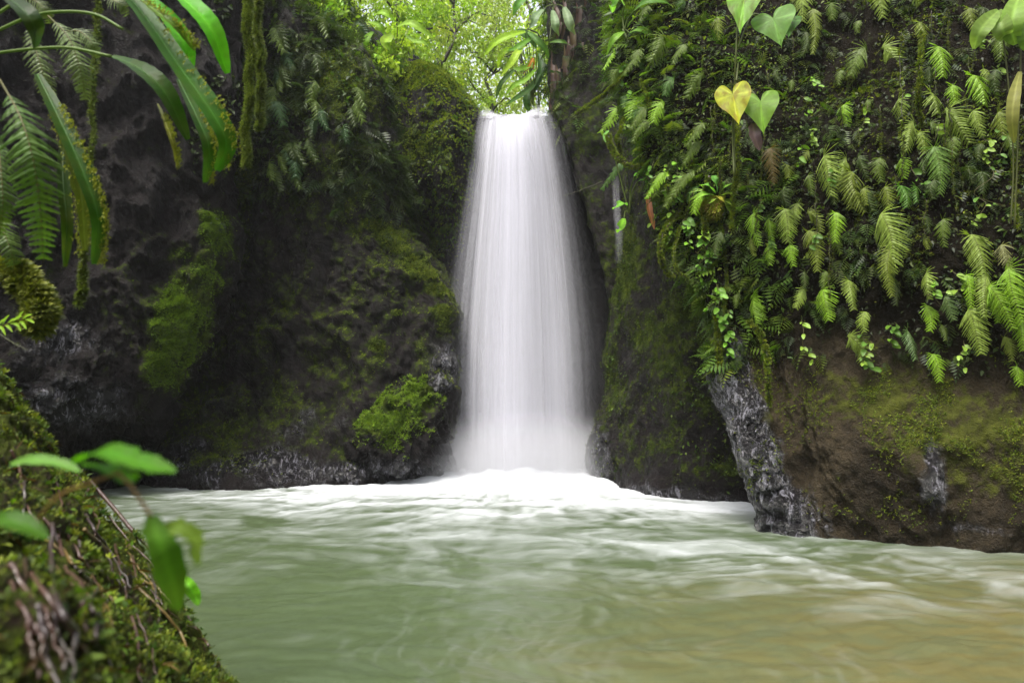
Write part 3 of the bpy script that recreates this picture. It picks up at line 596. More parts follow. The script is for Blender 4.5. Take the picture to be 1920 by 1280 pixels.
scatter('moss', 'yellow green moss sprigs on the right wall', [
    (SP[0], sample(cliffA, 9000, lambda g, n_, m: m ** 2 * (1 - .6 * wallmask(g)) * clump(g, 2.2, 421, -.1, .4), -.0), rng.uniform(.012, .034, 9000), palette(MOSS + MOSS_Y, 9000), .2, 1, .4),
    (SP[1], sample(cliffA, 9000, lambda g, n_, m: wallmask(g) * clump(g * np.array([1, 1, .35]), 1.8, 422, .1, .45)), rng.uniform(.02, .045, 9000), palette(MOSS, 9000), .8, .6, .4)], M_mossl)
# middle rock, slab
scatter('moss', 'green moss sprigs on the rock between waterfall and right wall', [
    (SP[2], sample(cliffB, 14000, lambda g, n_, m: m ** 2), rng.uniform(.015, .045, 14000), palette(MOSS + GREEN_D, 14000), .5, .8, .4),
    (T_rhomb(), sample(cliffB, 3000, lambda g, n_, m: m * clump(g, 1.5, 431, 0, .4)), rng.uniform(.03, .08, 3000), palette(GREEN_M, 3000), .6, .7, .5),
    (T_frond(6), sample(cliffS, 900, lambda g, n_, m: sstep(zc(330, 15), zc(150, 15), g[..., 2])), rng.uniform(.12, .4, 900), palette(GREEN_D + GREEN_M, 900), .5, .8, .4)], M_mossl)
# left cliffs
hiD = lambda g: sstep(zc(420, 13), zc(250, 13), g[..., 2] + .6 * fbm(g * .9, 3, 441) + 0.25 * (g[..., 0] + 4))
scatter('undergrowth', 'dark ferns and leaves matted over the upper left rock face', [
    (T_frond(7, .5), sample(cliffD, 5200, lambda g, n_, m: hiD(g) * clump(g, .9, 451, -.35, .15)), rng.uniform(.16, .42, 5200), palette(GREEN_D, 5200), .7, .9, .4),
    (T_leaf(.5), sample(cliffD, 6000, lambda g, n_, m: hiD(g) * clump(g, 1.2, 452, -.2, .3)), rng.uniform(.06, .16, 6000), palette(GREEN_D + GREEN_M[:2], 6000), .5, .8, .6),
    (T_leaf(.5), sample(cliffF, 1700, lambda g, n_, m: clump(g, 1.2, 453, -.2, .3)), rng.uniform(.05, .12, 1700), palette(GREEN_M + GREEN_L[:1], 1700), .5, .8, .6),
    (T_frond(6, .5), sample(cliffF, 900, lambda g, n_, m: clump(g, 1.2, 454, -.1, .3)), rng.uniform(.10, .22, 900), palette(GREEN_M, 900), .6, .8, .5),
    (T_leaf(.5), sample(cliffE, 2500, lambda g, n_, m: clump(g, 1.1, 455, 0, .4) * sstep(zc(450, 11), zc(250, 11), g[..., 2]) * sstep(-5.6, -4.6, g[..., 0])), rng.uniform(.05, .14, 2500), palette(GREEN_D, 2500), .5, .8, .6)], M_leaf)
scatter('moss', 'green moss patches on the left rock faces', [
    (SP[0], sample(cliffD, 26000, lambda g, n_, m: np.clip(m - .3, 0, 1) ** 2.5), rng.uniform(.015, .045, 26000), palette(MOSS + MOSS_Y, 26000), .4, .8, .4),
    (SP[1], sample(cliffE, 24000, lambda g, n_, m: np.clip(m - .4, 0, 1) ** 3 * (.25 + clump(g, 2.0, 457, -.2, .3))), rng.uniform(.010, .034, 24000), palette([(0.11, 0.19, 0.02), (0.16, 0.24, 0.025), (0.06, 0.10, .012)], 24000), .4, .8, .5),
    (SP[2], sample(cliffF, 12000, lambda g, n_, m: m ** 2 + 1.5 * np.clip(n_[..., 2], 0, 1)), rng.uniform(.02, .06, 12000), palette(MOSS_Y + [(.2, .24, .03)], 12000), .3, .9, .4)], M_mossl)
o = scatter('moss', None, [(SP[0], sample(patchG, 12000, lambda g, n_, m: m ** 4 * clump(g, 2.2, 481, -.35, .2)), rng.uniform(.02, .06, 12000), palette([(.13, .22, .02), (.18, .26, .03), (.07, .12, .015)], 12000), .3, .9, .4)], M_mossl, 'stuff', patchG['o'])
# bank
scatter('moss', 'wet moss and tiny leaves over the bank in the lower left', [
    (SP[0], sample(bank, 26000, lambda g, n_, m: clump(g, 2.5, 461, -.4, .2)), rng.uniform(.006, .020, 26000), palette(MOSS + GREEN_D + MOSS_Y, 26000), 0, 1, .5),
    (SP[2], sample(bank, 6000, lambda g, n_, m: clump(g, 2.5, 462, -.1, .4)), rng.uniform(.015, .035, 6000), palette(MOSS_Y + GREEN_M, 6000), 0, 1, .5),
    (T_leaf(.6), sample(bank, 3500, lambda g, n_, m: clump(g, 3, 463, 0, .4)), rng.uniform(.012, .035, 3500), palette(GREEN_M + GREEN_L, 3500), 0.2, .7, .6),
    (T_rhomb(.12), sample(bank, 3000, lambda g, n_, m: 1 + 0 * m), rng.uniform(.02, .07, 3000), palette([(0.06, .03, .015), (.1, .06, .02), (.03, .018, .01)], 3000), .9, .4, .6)], M_mossl)

# ------------------------------------------------------------------ single leaves and fronds
def ribbon_leaf(mb, pts, width, face, colr, n=18, wpow=0.75, fold=0.18, cupn=3, rag=0.0, seed=0, vein=True):
    """long leaf along a centre line; real cross fold"""
    c = spline(pts, n); T = unit(np.gradient(c, axis=0)); s = unit(np.cross(T, np.asarray(face, float))); nn = np.cross(s, T)
    t = np.linspace(0, 1, n); wd = width * np.maximum(np.sin(np.pi * (t * 0.93 + 0.05)) ** wpow, 0.03)
    r = np.random.default_rng(seed); k = 2 * cupn + 1; uu = np.linspace(-1, 1, k)
    v = np.zeros((n, k, 3)); jit = 1 + rag * r.normal(size=(n, 2))
    for j, u in enumerate(uu):
        ww = wd * np.where(u < 0, jit[:, 0], jit[:, 1])
        v[:, j] = c + s * (u * ww / 2)[:, None] + nn * ((abs(u) ** 1.3) * fold * wd)[:, None] + nn * (0.02 * wd * np.sin(t * 60 + 3 * abs(u)))[:, None]
    i = np.arange(n * k).reshape(n, k); f = np.stack([i[:-1, :-1], i[:-1, 1:], i[1:, 1:], i[1:, :-1]], -1).reshape(-1, 4)
    cc = np.array(colr)[None, None] * (1 + 0.14 * (np.arange(n) % 2)[:, None, None] * (np.abs(uu) > 0)[None, :, None]) * (1 + 0.5 * (np.abs(uu) < .01))[None, :, None]
    mb.add(v.reshape(-1, 3), f, (cc * np.ones((n, k, 1))).reshape(-1, 3))
def frond_geo(mb, pts, width, face, colr, pairs=20, seed=0, ang=0.75, tip=0.2, slim=1.65, stagger=0.03):
    r = np.random.default_rng(seed); n = pairs + 2
    c = spline(pts, n * 3); T = unit(np.gradient(c, axis=0)); s = unit(np.cross(T, np.asarray(face, float))); nn = np.cross(s, T)
    for i in range(pairs):
        t = 0.10 + 0.90 * (i + 0.8) / n; k = min(int(t * n * 3), n * 3 - 2)
        prof = min(1.0, 0.25 + 3.4 * (t - .1)) * (1 - t) ** 0.5 * 1.15
        for sg in (-1, 1):
            L = width * 0.5 * prof * (1 + 0.10 * r.normal()); Lseg = np.linalg.norm(c[-1] - c[0]) / pairs
            d = unit(s[k] * sg + T[k] * (ang + 0.08 * r.normal()) - nn[k] * (0.25 + .15 * r.normal())); p = T[k]
            hw = Lseg * 0.42 * slim; m = 6; vs = []
            for q in range(m + 1):
                u = q / m; ww = hw * (1 - u) ** 0.5 * (1.25 if q % 2 else 0.75) + 0.0004
                b = c[k] + d * L * u - nn[k] * (0.22 * L * u * u) + T[k] * (0.12 * L * u * u)
                vs += [b - p * ww, b + nn[k] * hw * .35, b + p * ww]
            f = []
            for q in range(m):
                a = 3 * q; f += [(a, a + 1, a + 4, a + 3), (a + 1, a + 2, a + 5, a + 4)]
            mb.add(np.array(vs), np.array(f), np.array(colr) * np.array([1.0, 1.02, .6]) * (0.8 + 0.35 * r.random()))
    return c
def light_of(c, k): return np.clip(np.array(c) * k, 0, .6)

PALE = (0.175, 0.235, 0.065); MID = (0.075, 0.115, 0.022); BRI = (0.17, 0.29, 0.03); OLI = (0.12, 0.155, 0.03); DRK = (0.035, 0.058, 0.015); BRN = (0.10, 0.07, 0.035)
def wall_fern(bx, by, tx, ty, wpx, colr, label, extra=0, group='ferns hanging from the right wall', name='fern', surf=('cliff_right', 'cliff_middle'), pairs=None, seed=None):
    seed = int(bx * 7 + by * 13) if seed is None else seed; r = np.random.default_rng(seed)
    h = hit(surf, bx, by)
    if h is None: return
    p, nn, dist = h; px = dist / 1320.0; wpx = wpx * 1.18; colr = np.array(colr) * 1.25
    toc = unit(CAM - p); out = unit(nn * 0.5 + toc); p = p + toc * .07
    root = empty(name, p, label, 'fern', group)
    for e in range(1 + extra):
        dx = 0 if e == 0 else r.normal() * wpx * .55; dy = 0 if e == 0 else r.normal() * wpx * .35; sc_ = 1 if e == 0 else r.uniform(.6, .85)
        L = math.hypot(tx - bx, ty - by) * px * sc_; lean = (tx - bx) * px + (0 if e == 0 else r.normal() * .3 * L)
        b = p + R * dx * px + np.array([0, 0, -dy * px]); o_ = out * L
        pts = [b, b + o_ * 0.30 + np.array([lean * .2, 0, 0.05 * L]), b + o_ * 0.46 + np.array([lean * .55, 0, -0.36 * L]), b + o_ * 0.46 + np.array([lean, 0, -0.98 * L])]
        pts = [q - p for q in pts]
        mb = MB(); tw = np.array([r.normal() * .35, 0, r.normal() * .15]); pts[2] = pts[2] + np.array([r.normal() * .07 * L, 0, 0]); c = frond_geo(mb, pts, wpx * px * sc_ * 1.15, out + tw + np.array([0, 0, .35]), np.array(colr) * (1 if e == 0 else .85), pairs or int(np.clip(L / px / 2.7, 11, 34)), seed + e)
        fr = mb.build('frond', M_leaf, root, smooth=False)
        st = MB(); v, f = tube(c[::3], np.linspace(0.006, 0.0015, len(c[::3])), 5); st.add(v, f, (0.10, 0.11, 0.03)); st.build('stalk', M_leaf, fr)

FERNS = [
 (1512, -8, 1503, 50, 36, PALE, 'pale fern at the top edge left of a longer drooping frond', 0), (1525, 28, 1516, 106, 24, OLI, 'narrow dull fern hanging below the pale one at the top edge', 0),
 (1660, -14, 1655, 38, 32, PALE, 'pale pointed fern cut by the top edge above a bare vine', 0), (1715, -12, 1742, 30, 40, PALE, 'arching pale fern at the top edge, curled to the right', 0),
 (1628, 98, 1598, 138, 38, MID, 'drooping fern curving left, upper of two arched neighbours', 0), (1650, 94, 1682, 126, 38, PALE, 'fern arching right beside its twin that curves left', 0),
 (1760, 95, 1764, 147, 36, BRI, 'bright fern beside the mossy hanging vine high on the wall', 1), (1818, 148, 1830, 197, 38, BRI, 'yellow green fern below a tiny pink tipped frond', 1),
 (1842, 134, 1852, 162, 18, PALE, 'tiny pinkish pale fern above the yellow green one', 0), (1785, 166, 1788, 200, 24, BRI, 'small bright fern left of the yellow green fern', 0),
 (1745, 180, 1753, 216, 36, PALE, 'shaggy pale fern at the foot of the mossy vine', 1), (1768, 214, 1808, 258, 46, PALE, 'broad pale fern spreading right in the upper middle of the wall', 0),
 (1738, 238, 1778, 260, 22, MID, 'thin fern pointing right under the broad spreading fern', 0), (1822, 214, 1836, 256, 24, PALE, 'grey green fern standing apart right of the broad spreading fern', 0),
 (1715, 236, 1697, 285, 34, PALE, 'pale curved fern with its tip bent left', 0), (1722, 254, 1728, 294, 26, PALE, 'narrow pale fern touching the one whose tip bends left', 0),
 (1750, 288, 1754, 368, 46, (0.11, 0.19, 0.06), 'large single symmetrical fern hanging free against dark wall', 0), (1692, 300, 1695, 338, 26, BRI, 'bright green lobed fern left of the large single one', 0),
 (1583, 203, 1589, 246, 26, BRI, 'small vivid fern between heart leaves and the pale curved fern', 0), (1545, 300, 1554, 372, 48, PALE, 'big pale fern with side fronds right of a brown frond', 1),
 (1590, 328, 1618, 394, 44, OLI, 'olive fern sloping down right beside the big pale one', 1), (1651, 304, 1652, 350, 28, MID, 'middle green fern above a pair of short ones', 0),
 (1659, 358, 1663, 400, 28, OLI, 'short olive fern with blunt tip above the longest fern', 0), (1685, 354, 1692, 394, 28, (0.07, 0.17, 0.03), 'fresh green fern right of the short olive one', 1),
 (1441, 288, 1446, 358, 34, BRN, 'brownish withering fern under the heart shaped leaves', 0), (1515, 334, 1521, 372, 20, MID, 'small grey green fern between the brown and the big pale fern', 0),
 (1415, 406, 1430, 465, 32, BRI, 'fern leaning right, leftmost of the middle row', 1), (1472, 398, 1476, 460, 42, PALE, 'bushy fern with twin fronds in the middle row', 1),
 (1446, 460, 1447, 502, 26, BRI, 'light fern just below the bushy twin fern', 0), (1480, 463, 1488, 504, 28, BRI, 'bright feathery fern beside the light fern in the middle row', 0),
 (1515, 438, 1528, 508, 38, OLI, 'long full fern right of the bright feathery one', 0), (1570, 404, 1564, 458, 30, BRI, 'bright fern with browned right edge in the middle row', 0),
 (1652, 408, 1664, 505, 54, PALE, 'longest and broadest pale fern in the middle of the wall', 0), (1672, 470, 1670, 556, 34, OLI, 'narrow fern hanging out from under the longest one', 0),
 (1768, 418, 1765, 468, 26, MID, 'dim green fern in the dark gap right of the longest fern', 0), (1815, 452, 1828, 545, 44, PALE, 'long pale fern near the right with a second one below', 0),
 (1874, 466, 1888, 512, 28, (0.19, 0.19, 0.13), 'silvery fern near the right edge above a spreading fern', 0), (1543, 543, 1553, 597, 42, BRI, 'fresh light green fern with curled base in the lower row', 0),
 (1588, 530, 1594, 582, 30, PALE, 'pale fern curving down right of the fresh light green one', 0), (1515, 545, 1492, 572, 24, PALE, 'small fern bent left beside the fresh light green one', 0),
 (1415, 558, 1424, 606, 34, BRI, 'spiky fern whose fronds fan out over a thin yellow stem', 2), (1625, 588, 1622, 626, 26, PALE, 'short pale fern in the lower row over dark rock', 0),
 (1737, 516, 1740, 562, 28, PALE, 'pale hooked fern right of the dark hollow', 0), (1738, 575, 1739, 618, 26, BRI, 'yellowish fern directly under the pale hooked one', 0),
 (1815, 580, 1832, 650, 46, PALE, 'wide triangular fern hanging over bare brown rock', 0), (1852, 523, 1843, 588, 30, PALE, 'slim pale fern leaning left near the right edge', 0),
 (1882, 514, 1900, 598, 50, BRI, 'full bright fern at the right edge with spreading pinnae', 1), (1812, 520, 1814, 575, 24, BRI, 'fern frond continuing beneath the long pale one', 0),
 (1592, 634, 1611, 680, 36, PALE, 'ragged fern at the lower fringe left of a blue green one', 1), (1697, 622, 1710, 670, 30, (0.09, 0.15, 0.08), 'blue green fern at the lower fringe', 0),
 (1748, 668, 1758, 714, 28, BRI, 'lowest fern of the wall, pale against moss', 0), (1908, 598, 1910, 655, 30, BRI, 'bright fern cut by the right edge below the full one', 0),
 (1770, 560, 1783, 598, 28, (0.09, 0.14, 0.07), 'dull blue green fern in the lower right cluster', 0), (1862, 566, 1866, 604, 18, BRI, 'tiny upright leaf like fern between two pale ones', 0),
 (1660, 520, 1668, 575, 28, DRK, 'dark fern half hidden under the longest pale fern', 0), (1905, 690, 1912, 722, 22, BRI, 'small fern low at the right edge above mossy rock', 0)]
for f in FERNS: wall_fern(*f)
USED = set()
def beside(what, x, y):                                      # what + where it hangs next to a described fern
    q = sorted(FERNS, key=lambda f: math.hypot((f[0] + f[2]) / 2 - x, (f[1] + f[3]) / 2 - y))
    for f in q[:3]:
        dx, dy = x - (f[0] + f[2]) / 2, y + 15 - (f[1] + f[3]) / 2
        d = ('right of' if dx > 0 else 'left of') if abs(dx) > abs(dy) else ('below' if dy > 0 else 'above')
        lb = what + ' ' + d + ' the ' + f[6]
        if lb not in USED and len(lb.split()) <= 16: USED.add(lb); return lb
    return None
r_ = np.random.default_rng(5)
for k in range(70):                                          # small dim ferns that nothing tells apart
    x, y = r_.uniform(1320, 1915), r_.uniform(10, 640)
    if any(abs(x - f[0]) < 22 and abs(y - f[1]) < 30 for f in FERNS): continue
    L = r_.uniform(22, 46); lb = beside('dim fern', x, y)
    if lb: wall_fern(x, y, x + r_.normal() * 8, y + L, L * r_.uniform(.5, .75), [DRK, MID, OLI, DRK][k % 4], lb, 0, 'small dim ferns on the right wall', seed=900 + k)
for k in range(46):                                          # left shoulder of the mass, leaning towards the fall
    x, y = r_.uniform(1085, 1330), r_.uniform(0, 400)
    if x < 1085 + max(0, y - 160) * .62: continue
    L = r_.uniform(40, 80); wall_fern(x, y, x - r_.uniform(10, 50), y + L * .55, L * .5, [MID, BRI, MID, (0.05, .11, .03)][k % 4], 'feathery green fern on the overhang beside the waterfall', 0, 'feathery ferns on the overhang right of the fall', seed=1900 + k, pairs=13)
for k in range(42):
    x, y = r_.uniform(500, 700), r_.uniform(20, 330)
    L = r_.uniform(34, 62); wall_fern(x, y, x + r_.uniform(-10, 34), y + L * .7, L * .5, [DRK, (.03, .07, .035), MID][k % 3], 'dark fern frond on the shaded left rock face', 0, 'dark ferns on the left rock face', surf=('cliff_left',), seed=2900 + k, pairs=11)

def creeper(x, y, L, lab, grp, colr, seed, surf=('cliff_right', 'cliff_middle'), lw=.045):
    h = hit(surf, x, y)
    if h is None or lab is None: return
    r = np.random.default_rng(seed); b = h[0] + unit(CAM - h[0]) * .14; root = empty('creeper_sprig', b, lab, 'creeper', grp); px = h[2] / 1320
    pts = spline([np.zeros(3), np.array([r.normal() * .05, -.06, -.3 * L * px]), np.array([r.normal() * .08, -.05, -.7 * L * px]), np.array([r.normal() * .12, 0, -L * px])], 16)
    mb = MB(); v, f = tube(pts, .004, 5); mb.add(v, f, (.09, .08, .03)); mb.build('stem', M_leaf, root)
    for k in range(r.integers(6, 11)):
        a = pts[r.integers(1, 16)]; d = unit(np.array([(-1) ** k * r.uniform(.4, 1), -.5 - r.random() * .5, -r.uniform(.1, .9)])); w_ = lw * r.uniform(.6, 1.35); mb = MB()
        ribbon_leaf(mb, [a, a + d * w_ * .8, a + d * w_ * 1.6 + np.array([0, 0, -.35 * w_])], w_ * .95, unit(CAM - b) + np.array([0, 0, .5]) + r.normal(size=3) * .3, np.array(colr) * r.uniform(.7, 1.2), 8, .5, .15, 1, .03, k); mb.build('leaf', M_leaf, root)
r_ = np.random.default_rng(15)
for k in range(30):
    x, y = r_.uniform(1400, 1900), r_.uniform(20, 640); creeper(x, y, r_.uniform(25, 70), beside('leafy sprig', x, y), 'leafy sprigs on the right wall', [(.12, .24, .02), (.07, .15, .02), (.17, .27, .03)][k % 3], 700 + k)
for k in range(26):
    y = r_.uniform(20, 640); x = np.interp(y, [0, 180, 340, 470, 600, 720], [1110, 1130, 1220, 1275, 1325, 1355]) + r_.uniform(0, 75)
    creeper(x, y, r_.uniform(30, 80), 'leafy sprig along the left edge of the overhanging right wall', 'leafy sprigs along the left edge of the right wall', [(.12, .26, .02), (.08, .18, .02), (.18, .30, .03)][k % 3], 760 + k, lw=.055)

# heart shaped leaves ---------------------------------------
def heart_geo(mb, base, tip, width, face, colr, seed=0, cup=0.12):
    base = np.array(base, float); tip = np.array(tip, float); y = unit(tip - base); L = np.linalg.norm(tip - base); x = unit(np.cross(y, face)); z = np.cross(x, y)
    na, nr = 56, 10; r = np.random.default_rng(seed); V = []; C = []
    for i in range(nr):
        for j in range(na):
            a = 2 * math.pi * j / na; hx = math.sin(a) ** 3; hy = (13 * math.cos(a) - 5 * math.cos(2 * a) - 2 * math.cos(3 * a) - math.cos(4 * a)) / 17.0   # y up = lobes
            q = i / (nr - 1); X = hx * .52 * width * q; Y = (-(hy - .25) * .72 * q) * L
            ang_ = math.atan2(X, Y + 1e-6); vein = max(0, math.cos(ang_ * 5)) ** 12
            V.append(base + x * X + y * Y + z * (-cup * L * (max(0, Y / L) ** 2) * 1.2 + 0.16 * abs(X) - vein * .015 * L * q * (1 - q) + .02 * L * math.sin(9 * a + seed) * q ** 3))
            k = 1 + 0.6 * vein * (q > .05) + 0.07 * r.normal(); cc_ = np.array(colr) * k
            if seed % 2 == 0 and noise(np.array([[X / width * 5, Y / L * 5, seed * 3.3]]), 5)[0] > .12: cc_ = cc_ * np.array([.75, .6, .6])
            C.append(cc_)
    f = [(i * na + j, i * na + (j + 1) % na, (i + 1) * na + (j + 1) % na, (i + 1) * na + j) for i in range(nr - 1) for j in range(na)]
    mb.add(np.array(V), np.array(f), np.clip(np.array(C), 0.01, .8))
def heart_plant(label, stems, leaves, Y, group='heart leaved climbers on the right wall'):
    b0 = P(*stems[0][0], Y + .3); root = empty('climbing_plant', b0, label, 'plant', group)
    for s in stems:
        mb = MB(); pts = spline([P(x, y, Y + 0.12 * (i % 2)) - b0 for i, (x, y) in enumerate(s)], 24); v, f = tube(pts, 0.010, 6); mb.add(v, f, (0.08, 0.10, 0.02)); mb.build('stem', M_leaf, root)
    for k, (bx, by, tx, ty, w, c, cup) in enumerate(leaves):
        b, t = P(bx, by, Y - .05) - b0, P(tx, ty, Y - .22) - b0; mb = MB(); heart_geo(mb, b, t, w * Y / 1280, unit(CAM - b0 - b) + np.array([0, 0, .5]), c, k, cup)
        mb.build('leaf', M_gloss, root)
heart_plant('climber with pale glossy heart leaves at the top edge', [[(1378, 330), (1376, 200), (1380, 100), (1384, 20)], [(1384, 90), (1410, 30), (1440, 35)]],
            [(1396, -6, 1386, 66, 66, (0.17, 0.33, 0.05), .1), (1450, 36, 1466, 82, 80, (0.14, 0.27, 0.06), .25), (1484, 40, 1478, 66, 36, (0.06, 0.14, .03), .2)], 7.3)
heart_plant('climber with blotched yellow and green heart leaves in mid wall', [[(1376, 330), (1374, 250), (1378, 180), (1384, 120)], [(1378, 150), (1400, 160), (1424, 190)]],
            [(1374, 178, 1387, 238, 66, (0.34, 0.36, 0.03), .08), (1426, 192, 1432, 248, 66, (0.14, 0.26, 0.03), .25)], 7.25)
o = MB(); b = P(1416, 236, 7.3); ribbon_leaf(o, [P(1412, 232, 7.25) - b, P(1414, 255, 7.22) - b, P(1424, 282, 7.25) - b], 0.15, (0, -1, .2), (0.10, 0.06, 0.07), 12, fold=.3, rag=.12)
ob = o.build('dead_leaf', M_leaf); ob.location = b; tag(ob, 'shrivelled purple brown leaf under the yellow heart leaves', 'leaf')
o = MB(); b = P(1217, 365, 9.3); ribbon_leaf(o, [P(1214, 362, 9.3) - b, P(1218, 395, 9.25) - b, P(1227, 430, 9.3) - b], 0.09, (0, -1, .1), (0.34, 0.13, 0.07), 12, fold=.35, rag=.1)
ob = o.build('dead_leaf', M_leaf); ob.location = b; tag(ob, 'long reddish brown dead leaf hanging beside the overhang', 'leaf')
# palm like leaves at the right edge
b0 = P(1892, 150, 6.0); root = empty('fan_leaf_plant', b0, 'ribbed fan leaved plant at the top of the right edge', 'plant')
for k, (pts, w, c) in enumerate([([(1872, 20), (1852, 40), (1836, 62), (1826, 92)], 34, (0.2, 0.3, 0.07)), ([(1872, 20), (1878, 45), (1882, 62), (1888, 72)], 34, (0.17, 0.25, 0.06)), ([(1912, -10), (1902, 20), (1896, 55), (1904, 84)], 40, (0.2, 0.32, 0.06)),
                                 ([(1918, -5), (1924, 30), (1926, 70), (1922, 95)], 36, (0.14, .25, .05)), ([(1912, 135), (1902, 180), (1898, 225), (1902, 268)], 22, (0.22, .22, .06))]):
    mb = MB(); ribbon_leaf(mb, [P(x, y, 6.0 - .1 * (i in (1, 2))) - b0 for i, (x, y) in enumerate(pts)], w * 6 / 1280, unit(CAM - b0), c, 20, .7, .14, 4, .03, k); mb.build('leaf', M_gloss, root)
for pts in ([(1895, 420), (1900, 300), (1890, 150), (1874, 20)], [(1902, 430), (1908, 280), (1914, 100), (1912, -10)]):
    mb = MB(); v, f = tube(spline([P(x, y, 6.05) - b0 for x, y in pts], 24), 0.008, 6); mb.add(v, f, (.07, .08, .02)); mb.build('stem', M_leaf, root)
# epiphyte bunch at (1340,360)
h = hit('cliff_right', 1345, 372); b0 = h[0] + unit(CAM - h[0]) * .12; root = empty('leafy_bunch', b0, 'bunch of bright rounded leaves over a yellow mossy ball', 'plant')
px = h[2] / 1320
for k, (dx, dy, ex, ey, w, c) in enumerate([(-6, -6, -42, 6, 20, (.2, .36, .05)), (-4, -10, -28, -24, 18, (.14, .32, .05)), (0, -12, -4, -42, 16, (.12, .3, .06)), (4, -8, 28, -28, 18, (.16, .32, .04)), (6, -4, 40, -2, 22, (.25, .36, .04)), (8, 2, 42, 32, 20, (.22, .32, .04)), (0, -5, 18, 22, 20, (.32, .30, .04)), (-5, 0, -20, 20, 18, (.2, .3, .04)), (12, 2, 30, 48, 16, (.12, .2, .03))]):
    mb = MB(); A = R * dx * px - np.array([0, 0, dy * px]); B = R * ex * px - np.array([0, 0, ey * px]); mid = (A + B) / 2 + unit(CAM - b0) * .08 + np.array([0, 0, .05])
    ribbon_leaf(mb, [A, mid, B], w * px, np.array([0, -.6, .8]), c, 12, .55, .12, 2, 0, k); mb.build('leaf', M_gloss, root)
pp = rng.normal(size=(900, 3)); pp = unit(pp) * np.array([.13, .1, .14]) + np.array([-.06, .02, -.13]); 
v, f, c = instance(SP[0], pp, pp + np.array([0, 0, -.25]), pp, rng.uniform(.02, .06, 900), palette([(.25, .26, .03), (.16, .2, .02), (.2, .13, .06)], 900))
tag(mesh_np('moss', v, f, M_mossl, root, smooth=False, cols=c), None, None, None, 'stuff')

# ------------------------------------------------------------------ vines, mossy branches
def vine(pts, rad, label, group=None, name='vine', moss=300, ms=(.015, .04), mcol=MOSS, hang=.6, mat=None, cat='vine', wig=0.03, seed=0, n=40):
    pts = spline(pts, n); r = np.random.default_rng(seed); t = np.linspace(0, 1, n)
    pts = pts + wig * np.stack([noise(np.stack([t * 7, t * 0 + seed, t * 0], -1), 3), noise(np.stack([t * 7, t * 0 + seed, t * 0], -1), 4), noise(np.stack([t * 7, t * 0 + seed, t * 0], -1), 5)], -1)
    b = pts[0].copy(); root = empty(name, b, label, cat, group)
    mb = MB(); v, f = tube(pts - b, rad * (1 - .45 * t) * (1 + .15 * r.normal(size=n)), 7); mb.add(v, f, (.05, .04, .02)); mb.build('stem', mat or M_bark, root)
    if moss:
        k = r.integers(0, n - 1, moss); d = unit(r.normal(size=(moss, 3))); p = pts[k] + (pts[k + 1] - pts[k]) * r.random((moss, 1)) + d * rad * .8 - b
        v, f, c = instance(SP[seed % 3], p, d + np.array([0, 0, -hang]), d, r.uniform(*ms, moss), palette(mcol, moss)); tag(mesh_np('moss', v, f, M_mossl, root, smooth=False, cols=c), None, None, None, 'stuff')
YM = [(.11, .14, .05), (.15, .18, .08), (.07, .10, .04)]
vine([P(466, -30, 5.2), P(464, 60, 5.2), P(470, 150, 5.2), P(462, 230, 5.2), P(460, 312, 5.2)], .012, 'thick shaggy yellow green moss cord hanging at upper left', None, 'hanging_moss', 2600, (.02, .048), YM, 1.0, seed=1, cat='moss')
vine([P(486, -30, 5.5), P(484, 60, 5.5), P(490, 130, 5.5), P(488, 190, 5.5), P(484, 240, 5.5)], .01, 'shorter faint moss cord just right of the thick one', None, 'hanging_moss', 1600, (.02, .05), YM, 1.0, seed=2, cat='moss')
vine([P(184, -20, 3.6), P(182, 60, 3.6), P(176, 150, 3.6), P(172, 240, 3.6), P(168, 350, 3.6)], .006, 'knotty mossy vine hanging below the leaves at the left', None, 'vine', 900, (.012, .03), YM, 1.0, seed=3)
vine([P(170, 330, 3.6), P(160, 420, 3.5), P(156, 520, 3.5), P(148, 572, 3.5)], .006, 'frayed mossy vine end low on the left beside the leaf tips', None, 'vine', 800, (.012, .034), YM, 1.0, seed=4)
